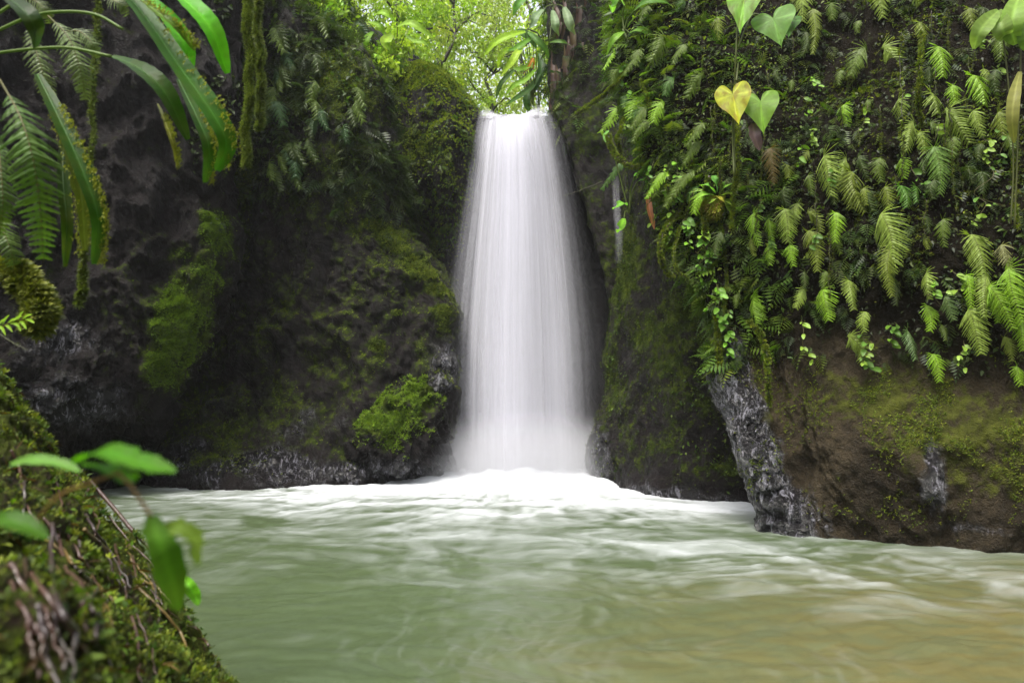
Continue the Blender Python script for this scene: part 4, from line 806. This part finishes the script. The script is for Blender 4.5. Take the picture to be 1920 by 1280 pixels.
BRV = [
 ([(1082, 212), (1120, 188), (1150, 162), (1185, 128), (1220, 100)], 9.6, .022, 700, 'straight mossy branch slanting up right beside the waterfall'),
 ([(1140, 255), (1150, 285), (1185, 312), (1225, 302), (1262, 270)], 9.2, .028, 900, 'thick moss draped branch looping under the overhang'),
 ([(1262, 250), (1230, 230), (1215, 190), (1200, 150)], 9.0, .014, 400, 'mossy twig rising behind the looping branch'),
 ([(1165, 290), (1158, 262), (1172, 222), (1200, 180)], 9.4, .012, 350, 'thin mossy shoot curving up from the looping branch'),
 ([(1296, 300), (1290, 350), (1272, 400), (1242, 440), (1240, 490), (1262, 520)], 8.6, .020, 700, 'dark mossy vine hooked downwards below the overhang'),
 ([(1300, 360), (1285, 410), (1268, 450), (1266, 500), (1290, 528)], 8.5, .012, 350, 'thin vine beside the dark hooked one'),
 ([(1250, 350), (1265, 368), (1300, 372), (1330, 366)], 8.6, .010, 300, 'short level mossy twig joining the bright leaf bunch'),
 ([(1405, 600), (1432, 640), (1440, 700), (1442, 760)], 7.4, .012, 400, 'yellowish moss stem running down bare rock from the spiky fern'),
 ([(1728, 60), (1726, 120), (1722, 180), (1727, 240)], 6.9, .010, 500, 'mossy vine hanging straight in the upper right of the wall'),
 ([(1380, 230), (1384, 300), (1376, 370), (1372, 430)], 7.6, .010, 300, 'dangling vine below the yellow heart leaves'),
 ([(1330, 330), (1322, 420), (1335, 520), (1345, 610), (1350, 690)], 8.3, .020, 1500, 'moss curtain vine down the left edge of the right wall'),
 ([(1352, 300), (1350, 400), (1362, 500), (1358, 590)], 8.2, .014, 900, 'second mossy vine beside the moss curtain edge'),
 ([(1910, 430), (1902, 360), (1905, 280)], 6.1, .006, 120, 'thin knotted vine under the fan leaves at right edge'),
 ([(1690, 60), (1688, 140), (1692, 210), (1690, 260)], 7.0, .005, 60, 'bare thin vine beside the mossy straight one')]
for k, (pp_, Y, rd, mo, lb) in enumerate(BRV):
    vine([P(x, y, Y + .12 * math.sin(i * 2 + k)) for i, (x, y) in enumerate(pp_)], rd, lb, 'mossy vines and branches of the right wall', 'mossy_branch' if k in (0, 1) else 'vine', mo, (.018, .05), MOSS + MOSS_Y, .9, seed=10 + k, cat='branch' if k in (0, 1) else 'vine')
vine([P(1130, 340, 9.6), P(1105, 350, 9.6), P(1080, 360, 9.55), P(1056, 367, 9.5)], .006, 'bare twig reaching left across the waterfall', None, 'twig', 0, seed=31, cat='twig', wig=.01)
r_ = np.random.default_rng(77)
for k in range(34):
    x, y = r_.uniform(1290, 1900), r_.uniform(0, 420); L = r_.uniform(50, 170); h = hit('cliff_right', x, y)
    lb = beside('rootlet', x, y + L / 2)
    if h is None or lb is None: continue
    Y = h[0][1] - r_.uniform(.1, .3)
    vine([P(x, y, Y), P(x + r_.normal() * 5, y + L * .5, Y), P(x + r_.normal() * 8, y + L, Y)], .004, lb, 'thin rootlets dangling on the right wall', 'rootlet', 90, (.01, .03), MOSS, 1, seed=50 + k, cat='rootlet', n=22)

# ------------------------------------------------------------------ trees and bushes above the fall
def limb_pts(a, b, bend, r, n=9):
    t = np.linspace(0, 1, n)[:, None]; p = a * (1 - t) + b * t; p = p + np.sin(t * math.pi) * bend; return p + r.normal(size=p.shape) * .03 * np.linalg.norm(b - a) * np.sin(t * math.pi)
def tree(x, y, hgt, crown, nleaf, lsize, cols, label, seed, trad=.16, nl=9, z0=None, name='tree', droop=.5, group='trees above the waterfall', T=None, spread=.8, lean=(0, 0), bark=None):
    r = np.random.default_rng(seed); z = ground_z(x, y) - .3 if z0 is None else z0; root = empty(name, (x, y, z), label, 'tree' if name == 'tree' else 'bush', group)
    top = np.array([lean[0] * hgt, lean[1] * hgt, hgt]); tp = limb_pts(np.zeros(3), top, np.array([r.normal() * .3, 0, 0]), r, 14)
    mb = MB(); v, f = tube(tp, trad * (1 - .75 * np.linspace(0, 1, 14)), 9); mb.add(v, f, (.05, .04, .03)); mb.build('trunk', bark or M_bark, root)
    tips = []
    for k in range(nl):
        s = tp[int(r.uniform(.35, .98) * 13)]; a = r.uniform(0, 2 * math.pi); e = s + np.array([math.cos(a), math.sin(a), r.uniform(-.15, .7)]) * crown * r.uniform(.5, 1)
        lp = limb_pts(s, e, np.array([0, 0, .15 * crown]), r); mb = MB(); v, f = tube(lp, trad * .35 * (1 - .8 * np.linspace(0, 1, 9)), 6); mb.add(v, f, (.05, .04, .03)); mb.build('limb', bark or M_bark, root)
        tips += [lp[-1], lp[6], lp[4]]
    tips = np.array(tips + [top, tp[-3]]); sub = tips[r.integers(0, len(tips), 70)] + r.normal(size=(70, 3)) * crown * .22
    k = r.integers(0, 70, nleaf); c0 = r.normal(size=(nleaf, 3)) * np.array([1, 1, .6]) * crown * .13 * spread * r.uniform(.5, 1.4, (nleaf, 1)); pos = sub[k] + c0
    g_ = r.normal(size=(nleaf, 3)) * .7 + np.array([0, 0, -droop]); fc = r.normal(size=(nleaf, 3)) * .5 + np.array([0, 0, 1])
    tone = palette(cols, 70, .15)[k] * (1 + .15 * r.normal(size=(nleaf, 1)))
    v, f, c = instance(T or T_leaf(.5), pos, g_, fc, r.uniform(.6, 1.25, nleaf) * lsize, np.clip(tone, .01, .6)); tag(mesh_np('crown', v, f, M_leaf, root, smooth=False, cols=c), None, None, None, None)
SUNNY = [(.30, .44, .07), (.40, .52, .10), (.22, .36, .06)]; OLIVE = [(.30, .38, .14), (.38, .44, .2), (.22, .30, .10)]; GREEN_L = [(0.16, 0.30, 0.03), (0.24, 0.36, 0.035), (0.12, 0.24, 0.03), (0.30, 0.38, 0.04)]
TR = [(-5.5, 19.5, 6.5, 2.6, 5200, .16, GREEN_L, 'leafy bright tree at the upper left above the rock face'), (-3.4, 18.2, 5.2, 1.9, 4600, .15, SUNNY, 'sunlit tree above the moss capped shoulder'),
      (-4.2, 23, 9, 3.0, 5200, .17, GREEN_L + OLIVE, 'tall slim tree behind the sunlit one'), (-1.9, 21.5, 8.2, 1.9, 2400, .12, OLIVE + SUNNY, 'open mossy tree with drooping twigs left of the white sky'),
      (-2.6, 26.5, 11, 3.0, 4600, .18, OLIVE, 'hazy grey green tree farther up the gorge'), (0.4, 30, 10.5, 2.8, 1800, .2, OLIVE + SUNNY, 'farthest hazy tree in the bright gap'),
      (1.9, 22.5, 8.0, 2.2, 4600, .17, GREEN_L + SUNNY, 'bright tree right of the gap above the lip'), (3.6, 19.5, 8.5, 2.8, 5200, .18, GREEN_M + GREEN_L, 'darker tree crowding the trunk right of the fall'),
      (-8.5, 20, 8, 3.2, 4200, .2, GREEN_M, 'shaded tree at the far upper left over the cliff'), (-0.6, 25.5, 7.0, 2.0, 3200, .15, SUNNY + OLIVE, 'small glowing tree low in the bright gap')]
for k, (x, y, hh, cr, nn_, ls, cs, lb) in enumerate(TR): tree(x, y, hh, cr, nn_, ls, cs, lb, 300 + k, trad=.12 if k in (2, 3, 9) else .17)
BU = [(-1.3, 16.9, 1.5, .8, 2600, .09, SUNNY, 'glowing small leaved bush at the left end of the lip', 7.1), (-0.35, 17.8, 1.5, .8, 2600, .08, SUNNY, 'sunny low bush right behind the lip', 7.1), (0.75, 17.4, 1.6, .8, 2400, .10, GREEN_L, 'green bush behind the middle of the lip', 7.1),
      (-2.2, 16.3, 1.5, .9, 2600, .11, GREEN_L, 'leafy bush growing behind the moss capped shoulder', 7.9), (-3.3, 14.9, 1.9, 1.0, 3600, .12, GREEN_L + SUNNY, 'broad bush at the corner of the left rock face', 7.6), (-4.3, 14.6, 2.1, 1.2, 4200, .12, GREEN_L + SUNNY[:1], 'dense bush above the dark ferns on the left', 8.3),
      (1.5, 16.4, 1.8, .9, 2400, .12, GREEN_M + GREEN_L, 'bush below the big drooping leaves beside the trunk', 7.0), (-5.6, 14.4, 2.0, 1.3, 2600, .14, GREEN_D + GREEN_M, 'shadowed bush at the top of the left wall', 9.3)]
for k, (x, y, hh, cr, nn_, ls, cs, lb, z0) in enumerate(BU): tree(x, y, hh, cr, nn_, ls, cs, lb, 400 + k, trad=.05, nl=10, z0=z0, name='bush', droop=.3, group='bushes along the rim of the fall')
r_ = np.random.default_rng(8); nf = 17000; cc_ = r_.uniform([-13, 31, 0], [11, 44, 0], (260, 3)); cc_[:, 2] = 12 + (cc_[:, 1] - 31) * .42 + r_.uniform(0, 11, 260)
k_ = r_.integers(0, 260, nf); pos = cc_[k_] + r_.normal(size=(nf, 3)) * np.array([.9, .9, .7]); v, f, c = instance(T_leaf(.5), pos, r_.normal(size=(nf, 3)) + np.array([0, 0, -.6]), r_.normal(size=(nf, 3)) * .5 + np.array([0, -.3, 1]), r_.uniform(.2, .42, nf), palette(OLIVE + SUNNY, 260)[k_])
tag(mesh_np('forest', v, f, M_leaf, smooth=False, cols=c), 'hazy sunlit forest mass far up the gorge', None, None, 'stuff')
# dark trunk with dead hanging leaves
b0 = P(1095, 240, 15.4); root = empty('dark_tree', b0, 'dark reddish trunk hung with dead fronds right of the fall', 'tree')
for k, (dx, ddx, rr) in enumerate([(0, -32, .30), (22, 10, .2), (-18, -44, .14)]):
    mb = MB(); pts = spline([P(1090 + dx, 250, 15.5) - b0, P(1080 + dx, 120, 15.5) - b0, P(1075 + dx + ddx * .3, 0, 15.5) - b0, P(1075 + dx + ddx, -260, 15.6) - b0], 20); v, f = tube(pts, rr * (1 - .2 * np.linspace(0, 1, 20)), 10); mb.add(v, f, (.05, .03, .03)); mb.build('trunk', M_dark, root)
r_ = np.random.default_rng(9)
for k in range(34):
    x, y = r_.uniform(1035, 1120), r_.uniform(-30, 120); L = r_.uniform(50, 130); mb = MB()
    ribbon_leaf(mb, [P(x, y, 15.1) - b0, P(x + r_.normal() * 6, y + L * .5, 14.95) - b0, P(x + r_.normal() * 10, y + L, 15.1) - b0], r_.uniform(.06, .15), (0, -1, .2), (.09, .05, .045) if k % 3 else (.13, .09, .05), 10, .6, .3, 1, .1, k); mb.build('dead_leaf', M_leaf, root)
# large lance leaved plants
def lance(label, base, leaves, Y, group, colr=None, rag=.0):
    b0 = P(*base, Y + .2); root = empty('broad_leaved_plant', b0, label, 'plant', group)
    for k, (pts, w, c) in enumerate(leaves):
        q = [P(x, y, Y - .25 * math.sin(i / (len(pts) - 1) * 3.1) + .15 * math.sin(k * 2.1)) - b0 for i, (x, y) in enumerate(pts)]
        mb = MB(); ribbon_leaf(mb, q, w * Y / 1280, unit(CAM - b0) + np.array([.2 * math.sin(k * 3), 0, .7]), c, 16, .6, .14, 2, rag, k); lf = mb.build('leaf', M_gloss, root)
        mb = MB(); v, f = tube(spline([np.zeros(3), (q[0]) * .5 + np.array([0, .1, .1]), q[0]], 10), .012, 5); mb.add(v, f, (.1, .14, .03)); mb.build('stem', M_leaf, lf)
LG = 'large leaved plants beside the lip'
lance('glowing lime lance leaved plant over the right end of the lip', (1000, 200), [([(985, 60), (960, 66), (930, 80), (908, 104)], 18, (.26, .42, .03)), ([(975, 92), (955, 94), (940, 104), (934, 128)], 14, (.28, .42, .03)), ([(980, 90), (970, 100), (958, 120), (940, 142)], 16, (.3, .44, .04)),
    ([(1000, 70), (978, 84), (965, 92), (945, 96)], 14, (.12, .26, .03)), ([(1000, 110), (990, 125), (975, 130), (962, 128)], 14, (.2, .36, .03)), ([(1005, 130), (985, 150), (965, 160), (948, 178)], 12, (.16, .3, .03)), ([(990, 60), (1005, 74), (1020, 90), (1030, 110)], 14, (.08, .18, .03)),
    ([(1000, 130), (1000, 110), (990, 128), (982, 140)], 6, (.5, .2, .04))], 15.2, LG)
lance('plant with drooping grey green leaves in front of the trunk', (1040, 10), [([(1018, 18), (1006, 30), (1000, 42), (992, 56)], 17, (.20, .28, .16)), ([(1036, 20), (1040, 38), (1042, 52), (1048, 68)], 17, (.20, .28, .15)), ([(1058, 14), (1064, 32), (1070, 50), (1078, 66)], 18, (.20, .27, .15)),
    ([(1000, -10), (980, 0), (968, 14), (962, 30)], 16, (.1, .24, .04)), ([(1030, 80), (1045, 78), (1060, 80), (1070, 86)], 9, (.08, .16, .03))], 14.8, LG)
lance('tall plant with dark green paddle leaves left of the trunk', (1010, 220), [([(1005, 90), (990, 70), (975, 62), (955, 64)], 20, (.05, .12, .03)), ([(1010, 100), (1015, 130), (1005, 160), (990, 190)], 16, (.04, .10, .03)), ([(1012, 140), (995, 165), (975, 180), (950, 196)], 14, (.06, .13, .03)), ([(1020, 120), (1035, 140), (1040, 165), (1036, 195)], 16, (.04, .09, .03)),
    ([(1002, 160), (990, 178), (988, 195), (994, 212)], 15, (.05, .11, .03)), ([(965, 130), (950, 145), (938, 160), (930, 185)], 10, (.05, .10, .03))], 15.6, LG)
lance('plant with bright oval leaves above the mossy shoulder', (740, 110), [([(700, 30), (715, 24), (730, 30), (742, 44)], 15, (.22, .38, .03)), ([(690, 42), (706, 46), (716, 56), (722, 72)], 14, (.2, .34, .03)), ([(745, 50), (768, 44), (790, 56), (812, 70)], 17, (.22, .36, .04)), ([(735, 66), (724, 76), (724, 84), (734, 98)], 22, (.28, .42, .04)),
    ([(700, 60), (690, 70), (686, 84), (694, 98)], 14, (.16, .3, .03)), ([(760, 66), (778, 78), (796, 80), (808, 92)], 12, (.2, .34, .04)), ([(655, 20), (640, 26), (628, 26), (612, 18)], 13, (.2, .32, .03))], 14.6, LG)
for k in range(14):                                             # leaves standing out of the overhang on the right
    pass
lance('plant with long arching leaf on the overhang right of the fall', (1170, 60), [([(1170, 60), (1160, 66), (1148, 78), (1138, 104)], 14, (.16, .3, .04)), ([(1180, 62), (1200, 56), (1220, 66), (1230, 82)], 14, (.14, .28, .04)), ([(1190, 20), (1210, 4), (1240, 2), (1262, 14)], 16, (.08, .18, .03)), ([(1170, 10), (1158, -6), (1150, 4), (1148, 24)], 20, (.14, .3, .05)), ([(1200, 170), (1206, 190), (1212, 205), (1206, 224)], 14, (.2, .36, .05)), ([(1225, 190), (1240, 184), (1252, 188), (1262, 198)], 12, (.2, .32, .07))], 9.4, LG)
lance('plant with soft pale leaves low under the overhang', (1180, 400), [([(1190, 330), (1200, 320), (1216, 322), (1228, 330)], 14, (.12, .32, .07)), ([(1196, 340), (1210, 336), (1224, 342), (1236, 336)], 14, (.12, .3, .06)), ([(1175, 385), (1168, 380), (1156, 386), (1150, 392)], 14, (.14, .34, .04)), ([(1170, 410), (1166, 420), (1162, 428), (1158, 436)], 16, (.2, .42, .04)), ([(1140, 245), (1136, 255), (1140, 266), (1146, 276)], 12, (.14, .3, .07))], 9.6, LG)

# ------------------------------------------------------------------ left foreground foliage
YL = 2.8
b0 = P(150, -60, YL + .1); root = empty('strap_leaved_plant', b0, 'plant with long glossy strap leaves drooping into the upper left corner', 'plant')
ST = [([(290, -40), (345, 0), (395, 55), (426, 138)], 54, (.08, .33, .008), 0), ([(255, -20), (310, 30), (345, 85), (358, 134)], 46, (.09, .33, .02), 0), ([(200, -50), (270, 30), (340, 130), (400, 215), (424, 270), (407, 320)], 54, (.035, .13, .015), 0),
      ([(208, 106), (262, 130), (310, 175), (352, 262)], 48, (.03, .09, .015), 0), ([(335, 150), (372, 225), (392, 280), (384, 342)], 36, (.03, .10, .012), .02), ([(296, 196), (312, 235), (326, 275), (331, 312)], 14, (.16, .16, .03), .12), ([(-20, -20), (30, 8), (62, 45), (66, 90)], 44, (.02, .055, .012), 0),
      ([(70, 140), (110, 220), (155, 320), (184, 410), (176, 495)], 40, (.025, .08, .012), .02), ([(95, 170), (122, 250), (150, 350), (160, 470)], 34, (.10, .13, .02), .12), ([(230, -30), (290, 20), (330, 50), (365, 95)], 22, (.09, .16, .02), .1), ([(120, 250), (118, 330), (125, 420), (122, 500)], 26, (.02, .05, .01), .02)]
for k, (pp_, w, c, rag) in enumerate(ST):
    Y = YL + [0.1, .15, -.1, .2, .1, .2, -.6, 0, .1, -.15, .2][k]
    q = [P(x, y, Y - .12 * math.sin(i / (len(pp_) - 1) * 3)) - b0 for i, (x, y) in enumerate(pp_)]
    mb = MB(); c = tuple(np.array(c) * np.array([.8, .75, .45])) if k not in (0, 1, 5, 8, 9) else c; ribbon_leaf(mb, q, w * .86 * Y / 1280, unit(CAM - b0) + np.array([.3, 0, .5]), c, 26, .5, .16, 3, rag, k); lf = mb.build('leaf', M_gloss, root)
    tp_ = spline(q, 30); mb = MB(); v, f = tube(tp_, np.linspace(.004, .001, 30), 5); mb.add(v, f, np.clip(np.array(c) * 2.0, 0, .5)); mb.build('midrib', M_leaf, lf)
    if k in (2, 4, 5, 7, 8, 9):
        r = np.random.default_rng(k); s_ = r.integers(6, 30, 420 if k in (7, 8) else 160); sd_ = unit(np.cross(tp_[-1] - tp_[0], CAM - b0)); sgn = r.choice([-1, 1], len(s_)) if k == 8 else -np.ones(len(s_)) * (1 if k != 7 else 1)
        pos = tp_[s_] + sd_[None] * (sgn * w * Y / 1280 * .40)[:, None] * r.uniform(.5, 1.1, (len(s_), 1)) + r.normal(size=(len(s_), 3)) * .006; v, f, cc = instance(SP[0], pos, np.array([[0, -.2, -1.]]) + r.normal(size=(len(s_), 3)) * .4, np.ones((len(s_), 3)) * [0, -1, 0], r.uniform(.004, .017, len(s_)), palette([(.26, .28, .03), (.18, .20, .03)], len(s_)))
        tag(mesh_np('moss', v, f, M_mossl, lf, smooth=False, cols=cc), None, None, None, 'stuff')
for pts in ([(-10, 100), (60, 92), (130, 90), (208, 106)], [(-10, 60), (60, 30), (120, 22), (180, 28), (230, 55)], [(-10, 30), (20, 10), (70, -20)]):
    mb = MB(); v, f = tube(spline([P(x, y, YL) - b0 for x, y in pts], 24), .0065, 7); mb.add(v, f, (.14, .22, .04)); mb.build('stem', M_leaf, root)
LF = [([(0, 150), (38, 220), (62, 300), (76, 400), (82, 500)], 2.1, 120, (.07, .14, .03), 'big soft fern frond hanging down the left edge', 30), ([(90, 30), (128, 70), (150, 130), (162, 195)], 3.0, 70, (.13, .18, .10), 'grey green fern frond under the strap leaves', 26),
      ([(50, 40), (66, 90), (84, 150), (98, 205)], 3.1, 60, (.11, .15, .08), 'grey fern frond close to the left edge', 24), ([(120, 60), (150, 60), (175, 85), (186, 115)], 3.1, 46, (.13, .18, .11), 'short arching grey fern frond beside the strap stems', 18), ([(190, -10), (210, 0), (230, 12), (240, 36)], 3.2, 40, (.10, .14, .08), 'small fern tip hanging at the top left', 14),
      ([(-20, 380), (0, 420), (20, 470), (34, 530)], 2.8, 60, (.08, .13, .04), 'dull fern frond behind the big one at left edge', 22), ([(30, 0), (60, 0), (85, 20), (96, 50)], 3.2, 46, (.10, .14, .07), 'fern frond tucked in the top left corner', 18), ([(-10, 240), (0, 300), (5, 380), (-2, 450)], 2.4, 70, (.06, .11, .03), 'fern frond hugging the left picture edge', 24)]
for k, (pp_, Y, w, c, lb, prs) in enumerate(LF):
    b = P(*pp_[0], Y); root = empty('fern', b, lb, 'fern', 'fern fronds at the upper left'); mb = MB()
    cc = frond_geo(mb, [P(x, y, Y - .1 * math.sin(i)) - b for i, (x, y) in enumerate(pp_)], w * Y / 1280, unit(CAM - b) + np.array([0, 0, .3]), c, prs, k, .45, slim=1.05); fr = mb.build('frond', M_leaf, root, smooth=False)
    st = MB(); v, f = tube(cc[::3], np.linspace(.004, .001, len(cc[::3])), 5); st.add(v, f, (.12, .11, .03)); st.build('stalk', M_leaf, fr)
# hanging moss beard and leafy twig at the left edge
vine([P(20, 500, 2.8), P(50, 530, 2.8), P(75, 570, 2.8), P(70, 610, 2.8)], .035, 'shaggy yellow green moss beard hanging at the left edge', None, 'moss_beard', 3000, (.02, .06), [(.12, .14, .03), (.18, .19, .04), (.07, .09, .02)], 1.2, seed=41, cat='moss')
b0 = P(-10, 600, 2.6); root = empty('leafy_twig', b0, 'twig with narrow light green leaves at the left edge', 'twig')
mb = MB(); v, f = tube(spline([P(-10, 622, 2.6) - b0, P(20, 604, 2.6) - b0, P(48, 598, 2.6) - b0], 12), .003, 5); mb.add(v, f, (.2, .12, .04)); mb.build('stem', M_leaf, root)
for k in range(12):
    t = k / 12; A = P(-5 + 55 * t, 612 - 14 * t, 2.6); an = (-1) ** k * (.6 + .3 * math.sin(k)); mb = MB(); Bp = A + np.array([math.cos(an) * .05, -.01, math.sin(an) * .05]); ribbon_leaf(mb, [A - b0, (A + Bp) / 2 - b0 + np.array([0, 0, .006]), Bp - b0], .011, (0, -1, .4), (.22, .36, .03), 7, .6, .2, 1, 0, k); mb.build('leaf', M_gloss, root)
vine([P(-10, 618, 2.5), P(20, 640, 2.5), P(52, 656, 2.5)], .0025, 'bare dark twig poking in below the leafy one', None, 'twig', 0, seed=42, cat='twig', wig=.005)

# blurred plants right in front --------------------------------
def near_leaf(root, b0, pts, Y, w, c, k, face=None, stem=None, lob=.10):
    q = [P(x, y, Y + dz) - b0 for (x, y, dz) in pts]; mb = MB(); ribbon_leaf(mb, q, w * .85 * Y / 1280, face if face is not None else unit(CAM - b0) + np.array([.1, 0, .8]), c, 20, .6, .12, 3, lob, k); lf = mb.build('leaf', M_gloss, root)
    if stem:
        mb = MB(); v, f = tube(spline([P(x, y, Y + dz) - b0 for (x, y, dz) in stem], 20), .0022, 6); mb.add(v, f, (.22, .13, .05)); mb.build('stem', M_leaf, lf)
b0 = P(60, 985, 1.0); root = empty('seedling', b0, 'out of focus seedling with two veined green leaves over the bank', 'plant')
near_leaf(root, b0, [(140, 868, .05), (190, 846, 0), (255, 866, -.02), (328, 884, -.03)], 0.8, 62, (.045, .17, .004), 1, stem=[(60, 985, .15), (110, 930, .08), (170, 905, .03), (225, 885, 0)])
near_leaf(root, b0, [(150, 870, .05), (200, 880, 0), (240, 898, 0), (262, 890, 0)], 0.816, 34, (.05, .15, .004), 2)
near_leaf(root, b0, [(282, 965, 0), (300, 1020, -.02), (322, 1085, 0), (338, 1142, .03)], 0.8, 70, (.06, .15, .012), 3, stem=[(225, 890, 0), (245, 910, 0), (265, 940, 0), (284, 968, 0)], face=unit(CAM - b0) + np.array([.5, 0, .1]))
near_leaf(root, b0, [(305, 990, .02), (335, 985, 0), (362, 1010, 0), (370, 1060, 0)], 0.8, 42, (.14, .22, .03), 4, face=unit(CAM - b0) + np.array([.4, 0, .2]), lob=.2)
b1 = P(20, 1010, 1.0); root = empty('seedling', b1, 'blurred pale leaf pair at the left picture edge on the bank', 'plant')
near_leaf(root, b1, [(-30, 985, 0), (10, 975, 0), (50, 985, 0), (90, 1010, 0)], .9, 50, (.04, .11, .006), 5); near_leaf(root, b1, [(20, 870, .1), (60, 862, .1), (110, 868, .1), (150, 884, .1)], 1.0, 34, (.11, .24, .04), 6)
b2 = P(352, 1082, 2.0); root = empty('seedling', b2, 'small bright pointed leaf beside the drooping blurred one', 'plant')
near_leaf(root, b2, [(345, 1082, 0), (356, 1098, -.02), (366, 1115, 0), (372, 1134, 0)], 1.9, 26, (.16, .42, .03), 7, face=(0.2, -1, .3), lob=0)
b3 = P(60, 1130, 1.3); root = empty('seedling', b3, 'blurred low leaf on the bank below the pale pair', 'plant')
near_leaf(root, b3, [(10, 1150, 0), (40, 1130, 0), (75, 1120, 0), (112, 1124, 0)], 1.15, 36, (.09, .22, .04), 8)

# roots on the bank
r_ = np.random.default_rng(21)
def root_line(pts_px, rad, label, group, colr_mat, lift=.012, seed=0):
    pts = []
    for (x, y) in pts_px:
        h = hit('bank', x, y)
        if h is None: continue
        pts.append(h[0] + h[1] * lift * r_.uniform(.4, 1.8))
    if len(pts) < 3: return
    b = pts[0].copy(); p = spline([q - b for q in pts], 10 * len(pts)); t = np.linspace(0, 1, len(p)); p += .006 * np.stack([noise(np.stack([t * 9, t * 0 + seed, t * 0], -1), 3 + i) for i in range(3)], -1)
    mb = MB(); v, f = tube(p, rad * (1 - .5 * t) * (1 + .2 * noise(np.stack([t * 14, t * 0 + seed, t * 0], -1), 9)), 7); mb.add(v, f, colr_mat[1]); o = mb.build('root', colr_mat[0]); o.location = b; tag(o, label, 'root', group)
M_root = leaf_mat('root_bark', .35, .0, .2, .6)
RB = (M_root, (.060, .028, .022)); RY = (M_root, (.13, .085, .025)); RD = (M_root, (.035, .022, .022))
root_line([(45, 755), (100, 835), (160, 905), (205, 960), (262, 1020), (300, 1075), (345, 1150), (385, 1215)], .009, 'longest red brown root following the crest of the bank', None, RB, seed=1)
root_line([(150, 1000), (200, 1040), (250, 1080), (290, 1110), (318, 1140)], .006, 'pale yellow root crossing the middle of the bank', None, RY, seed=2)
root_line([(250, 1100), (300, 1150), (330, 1190), (352, 1235), (372, 1268)], .006, 'forked yellow root near the lower tip of the bank', None, RY, seed=3)
root_line([(90, 985), (92, 1050), (100, 1130), (112, 1200), (120, 1270)], .007, 'thick dark root hanging straight down the near bank', None, RD, seed=4)
root_line([(75, 790), (110, 860), (122, 920), (150, 975)], .004, 'thin orange root near the top of the bank', None, RY, seed=5)
root_line([(140, 1020), (160, 1060), (210, 1080), (260, 1090)], .006, 'dark kinked root bending right across the moss', None, RD, seed=6)
for k in range(46):
    x, y = r_.uniform(0, 300), r_.uniform(760, 1180)
    a = r_.uniform(.7, 1.5); L = r_.uniform(90, 260); pts = [(x + math.cos(a) * L * t + r_.normal() * 6, y + math.sin(a) * L * t) for t in np.linspace(0, 1, 5)]
    root_line(pts, r_.uniform(.0022, .006), 'thin root strand trailing down the mossy bank', 'thin roots trailing down the bank', [RB, RD, RD, RB][k % 4] if k % 6 else RY, seed=60 + k)

# ------------------------------------------------------------------ air and mist
def volume_box(name, lo, hi, dens, label, colr=(.9, .92, .95)):
    lo, hi = np.array(lo, float), np.array(hi, float); v = np.array([[(lo, hi)[i][0], (lo, hi)[j][1], (lo, hi)[k][2]] for i in (0, 1) for j in (0, 1) for k in (0, 1)])
    f = np.array([(0, 1, 3, 2), (4, 6, 7, 5), (0, 4, 5, 1), (2, 3, 7, 6), (0, 2, 6, 4), (1, 5, 7, 3)])
    m, nt, out = new_mat(name); pv = N(nt, 'ShaderNodeVolumePrincipled'); pv.inputs['Density'].default_value = dens; pv.inputs['Color'].default_value = (*colr, 1); pv.inputs['Anisotropy'].default_value = .2
    nt.links.new(pv.outputs[0], out.inputs['Volume']); o = mesh_np(name, v, f, m, smooth=False); return tag(o, label, None, None, 'stuff'), m, nt, pv
volume_box('haze', (-135, -70, -2.2), (135, 135, 25), .0007, 'thin humid haze filling the gorge')
def mist(c, r, dens, label):
    th, ph = np.meshgrid(np.linspace(0.001, math.pi - .001, 14), np.linspace(0, 2 * math.pi, 25)[:-1], indexing='ij'); n, m_ = th.shape
    v = np.stack([np.sin(th) * np.cos(ph), np.sin(th) * np.sin(ph), np.cos(th)], -1) * np.array(r) + np.array(c); v = v.reshape(-1, 3); i = np.arange(n * m_).reshape(n, m_); j = np.roll(i, -1, 1)
    f = np.stack([i[:-1], i[1:], j[1:], j[:-1]], -1).reshape(-1, 4)
    m, nt, out = new_mat('spray_mist'); L = nt.links.new; geo = N(nt, 'ShaderNodeNewGeometry')
    s1 = N(nt, 'ShaderNodeVectorMath', operation='SUBTRACT'); L(geo.outputs['Position'], s1.inputs[0]); s1.inputs[1].default_value = c
    s2 = N(nt, 'ShaderNodeVectorMath', operation='DIVIDE'); L(s1.outputs[0], s2.inputs[0]); s2.inputs[1].default_value = r
    s3 = N(nt, 'ShaderNodeVectorMath', operation='LENGTH'); L(s2.outputs[0], s3.inputs[0])
    mr = nt.nodes.new('ShaderNodeMapRange'); mr.interpolation_type = 'SMOOTHSTEP'; L(s3.outputs['Value'], mr.inputs[0]); mr.inputs[1].default_value = 1; mr.inputs[2].default_value = .1; mr.inputs[3].default_value = 0; mr.inputs[4].default_value = dens
    pv = N(nt, 'ShaderNodeVolumePrincipled'); pv.inputs['Color'].default_value = (.93, .93, .97, 1); L(mr.outputs[0], pv.inputs['Density']); L(pv.outputs[0], out.inputs['Volume'])
    tag(mesh_np('mist', v, f, m), label, None, None, 'stuff')
mist((0.3, 13.6, 0.25), (2.9, 1.3, 1.35), 1.5, 'white spray mist around the foot of the fall')
mist((0.1, 13.9, 2.4), (2.6, 1.4, 4.2), .05, 'faint drifting spray around the falling water')
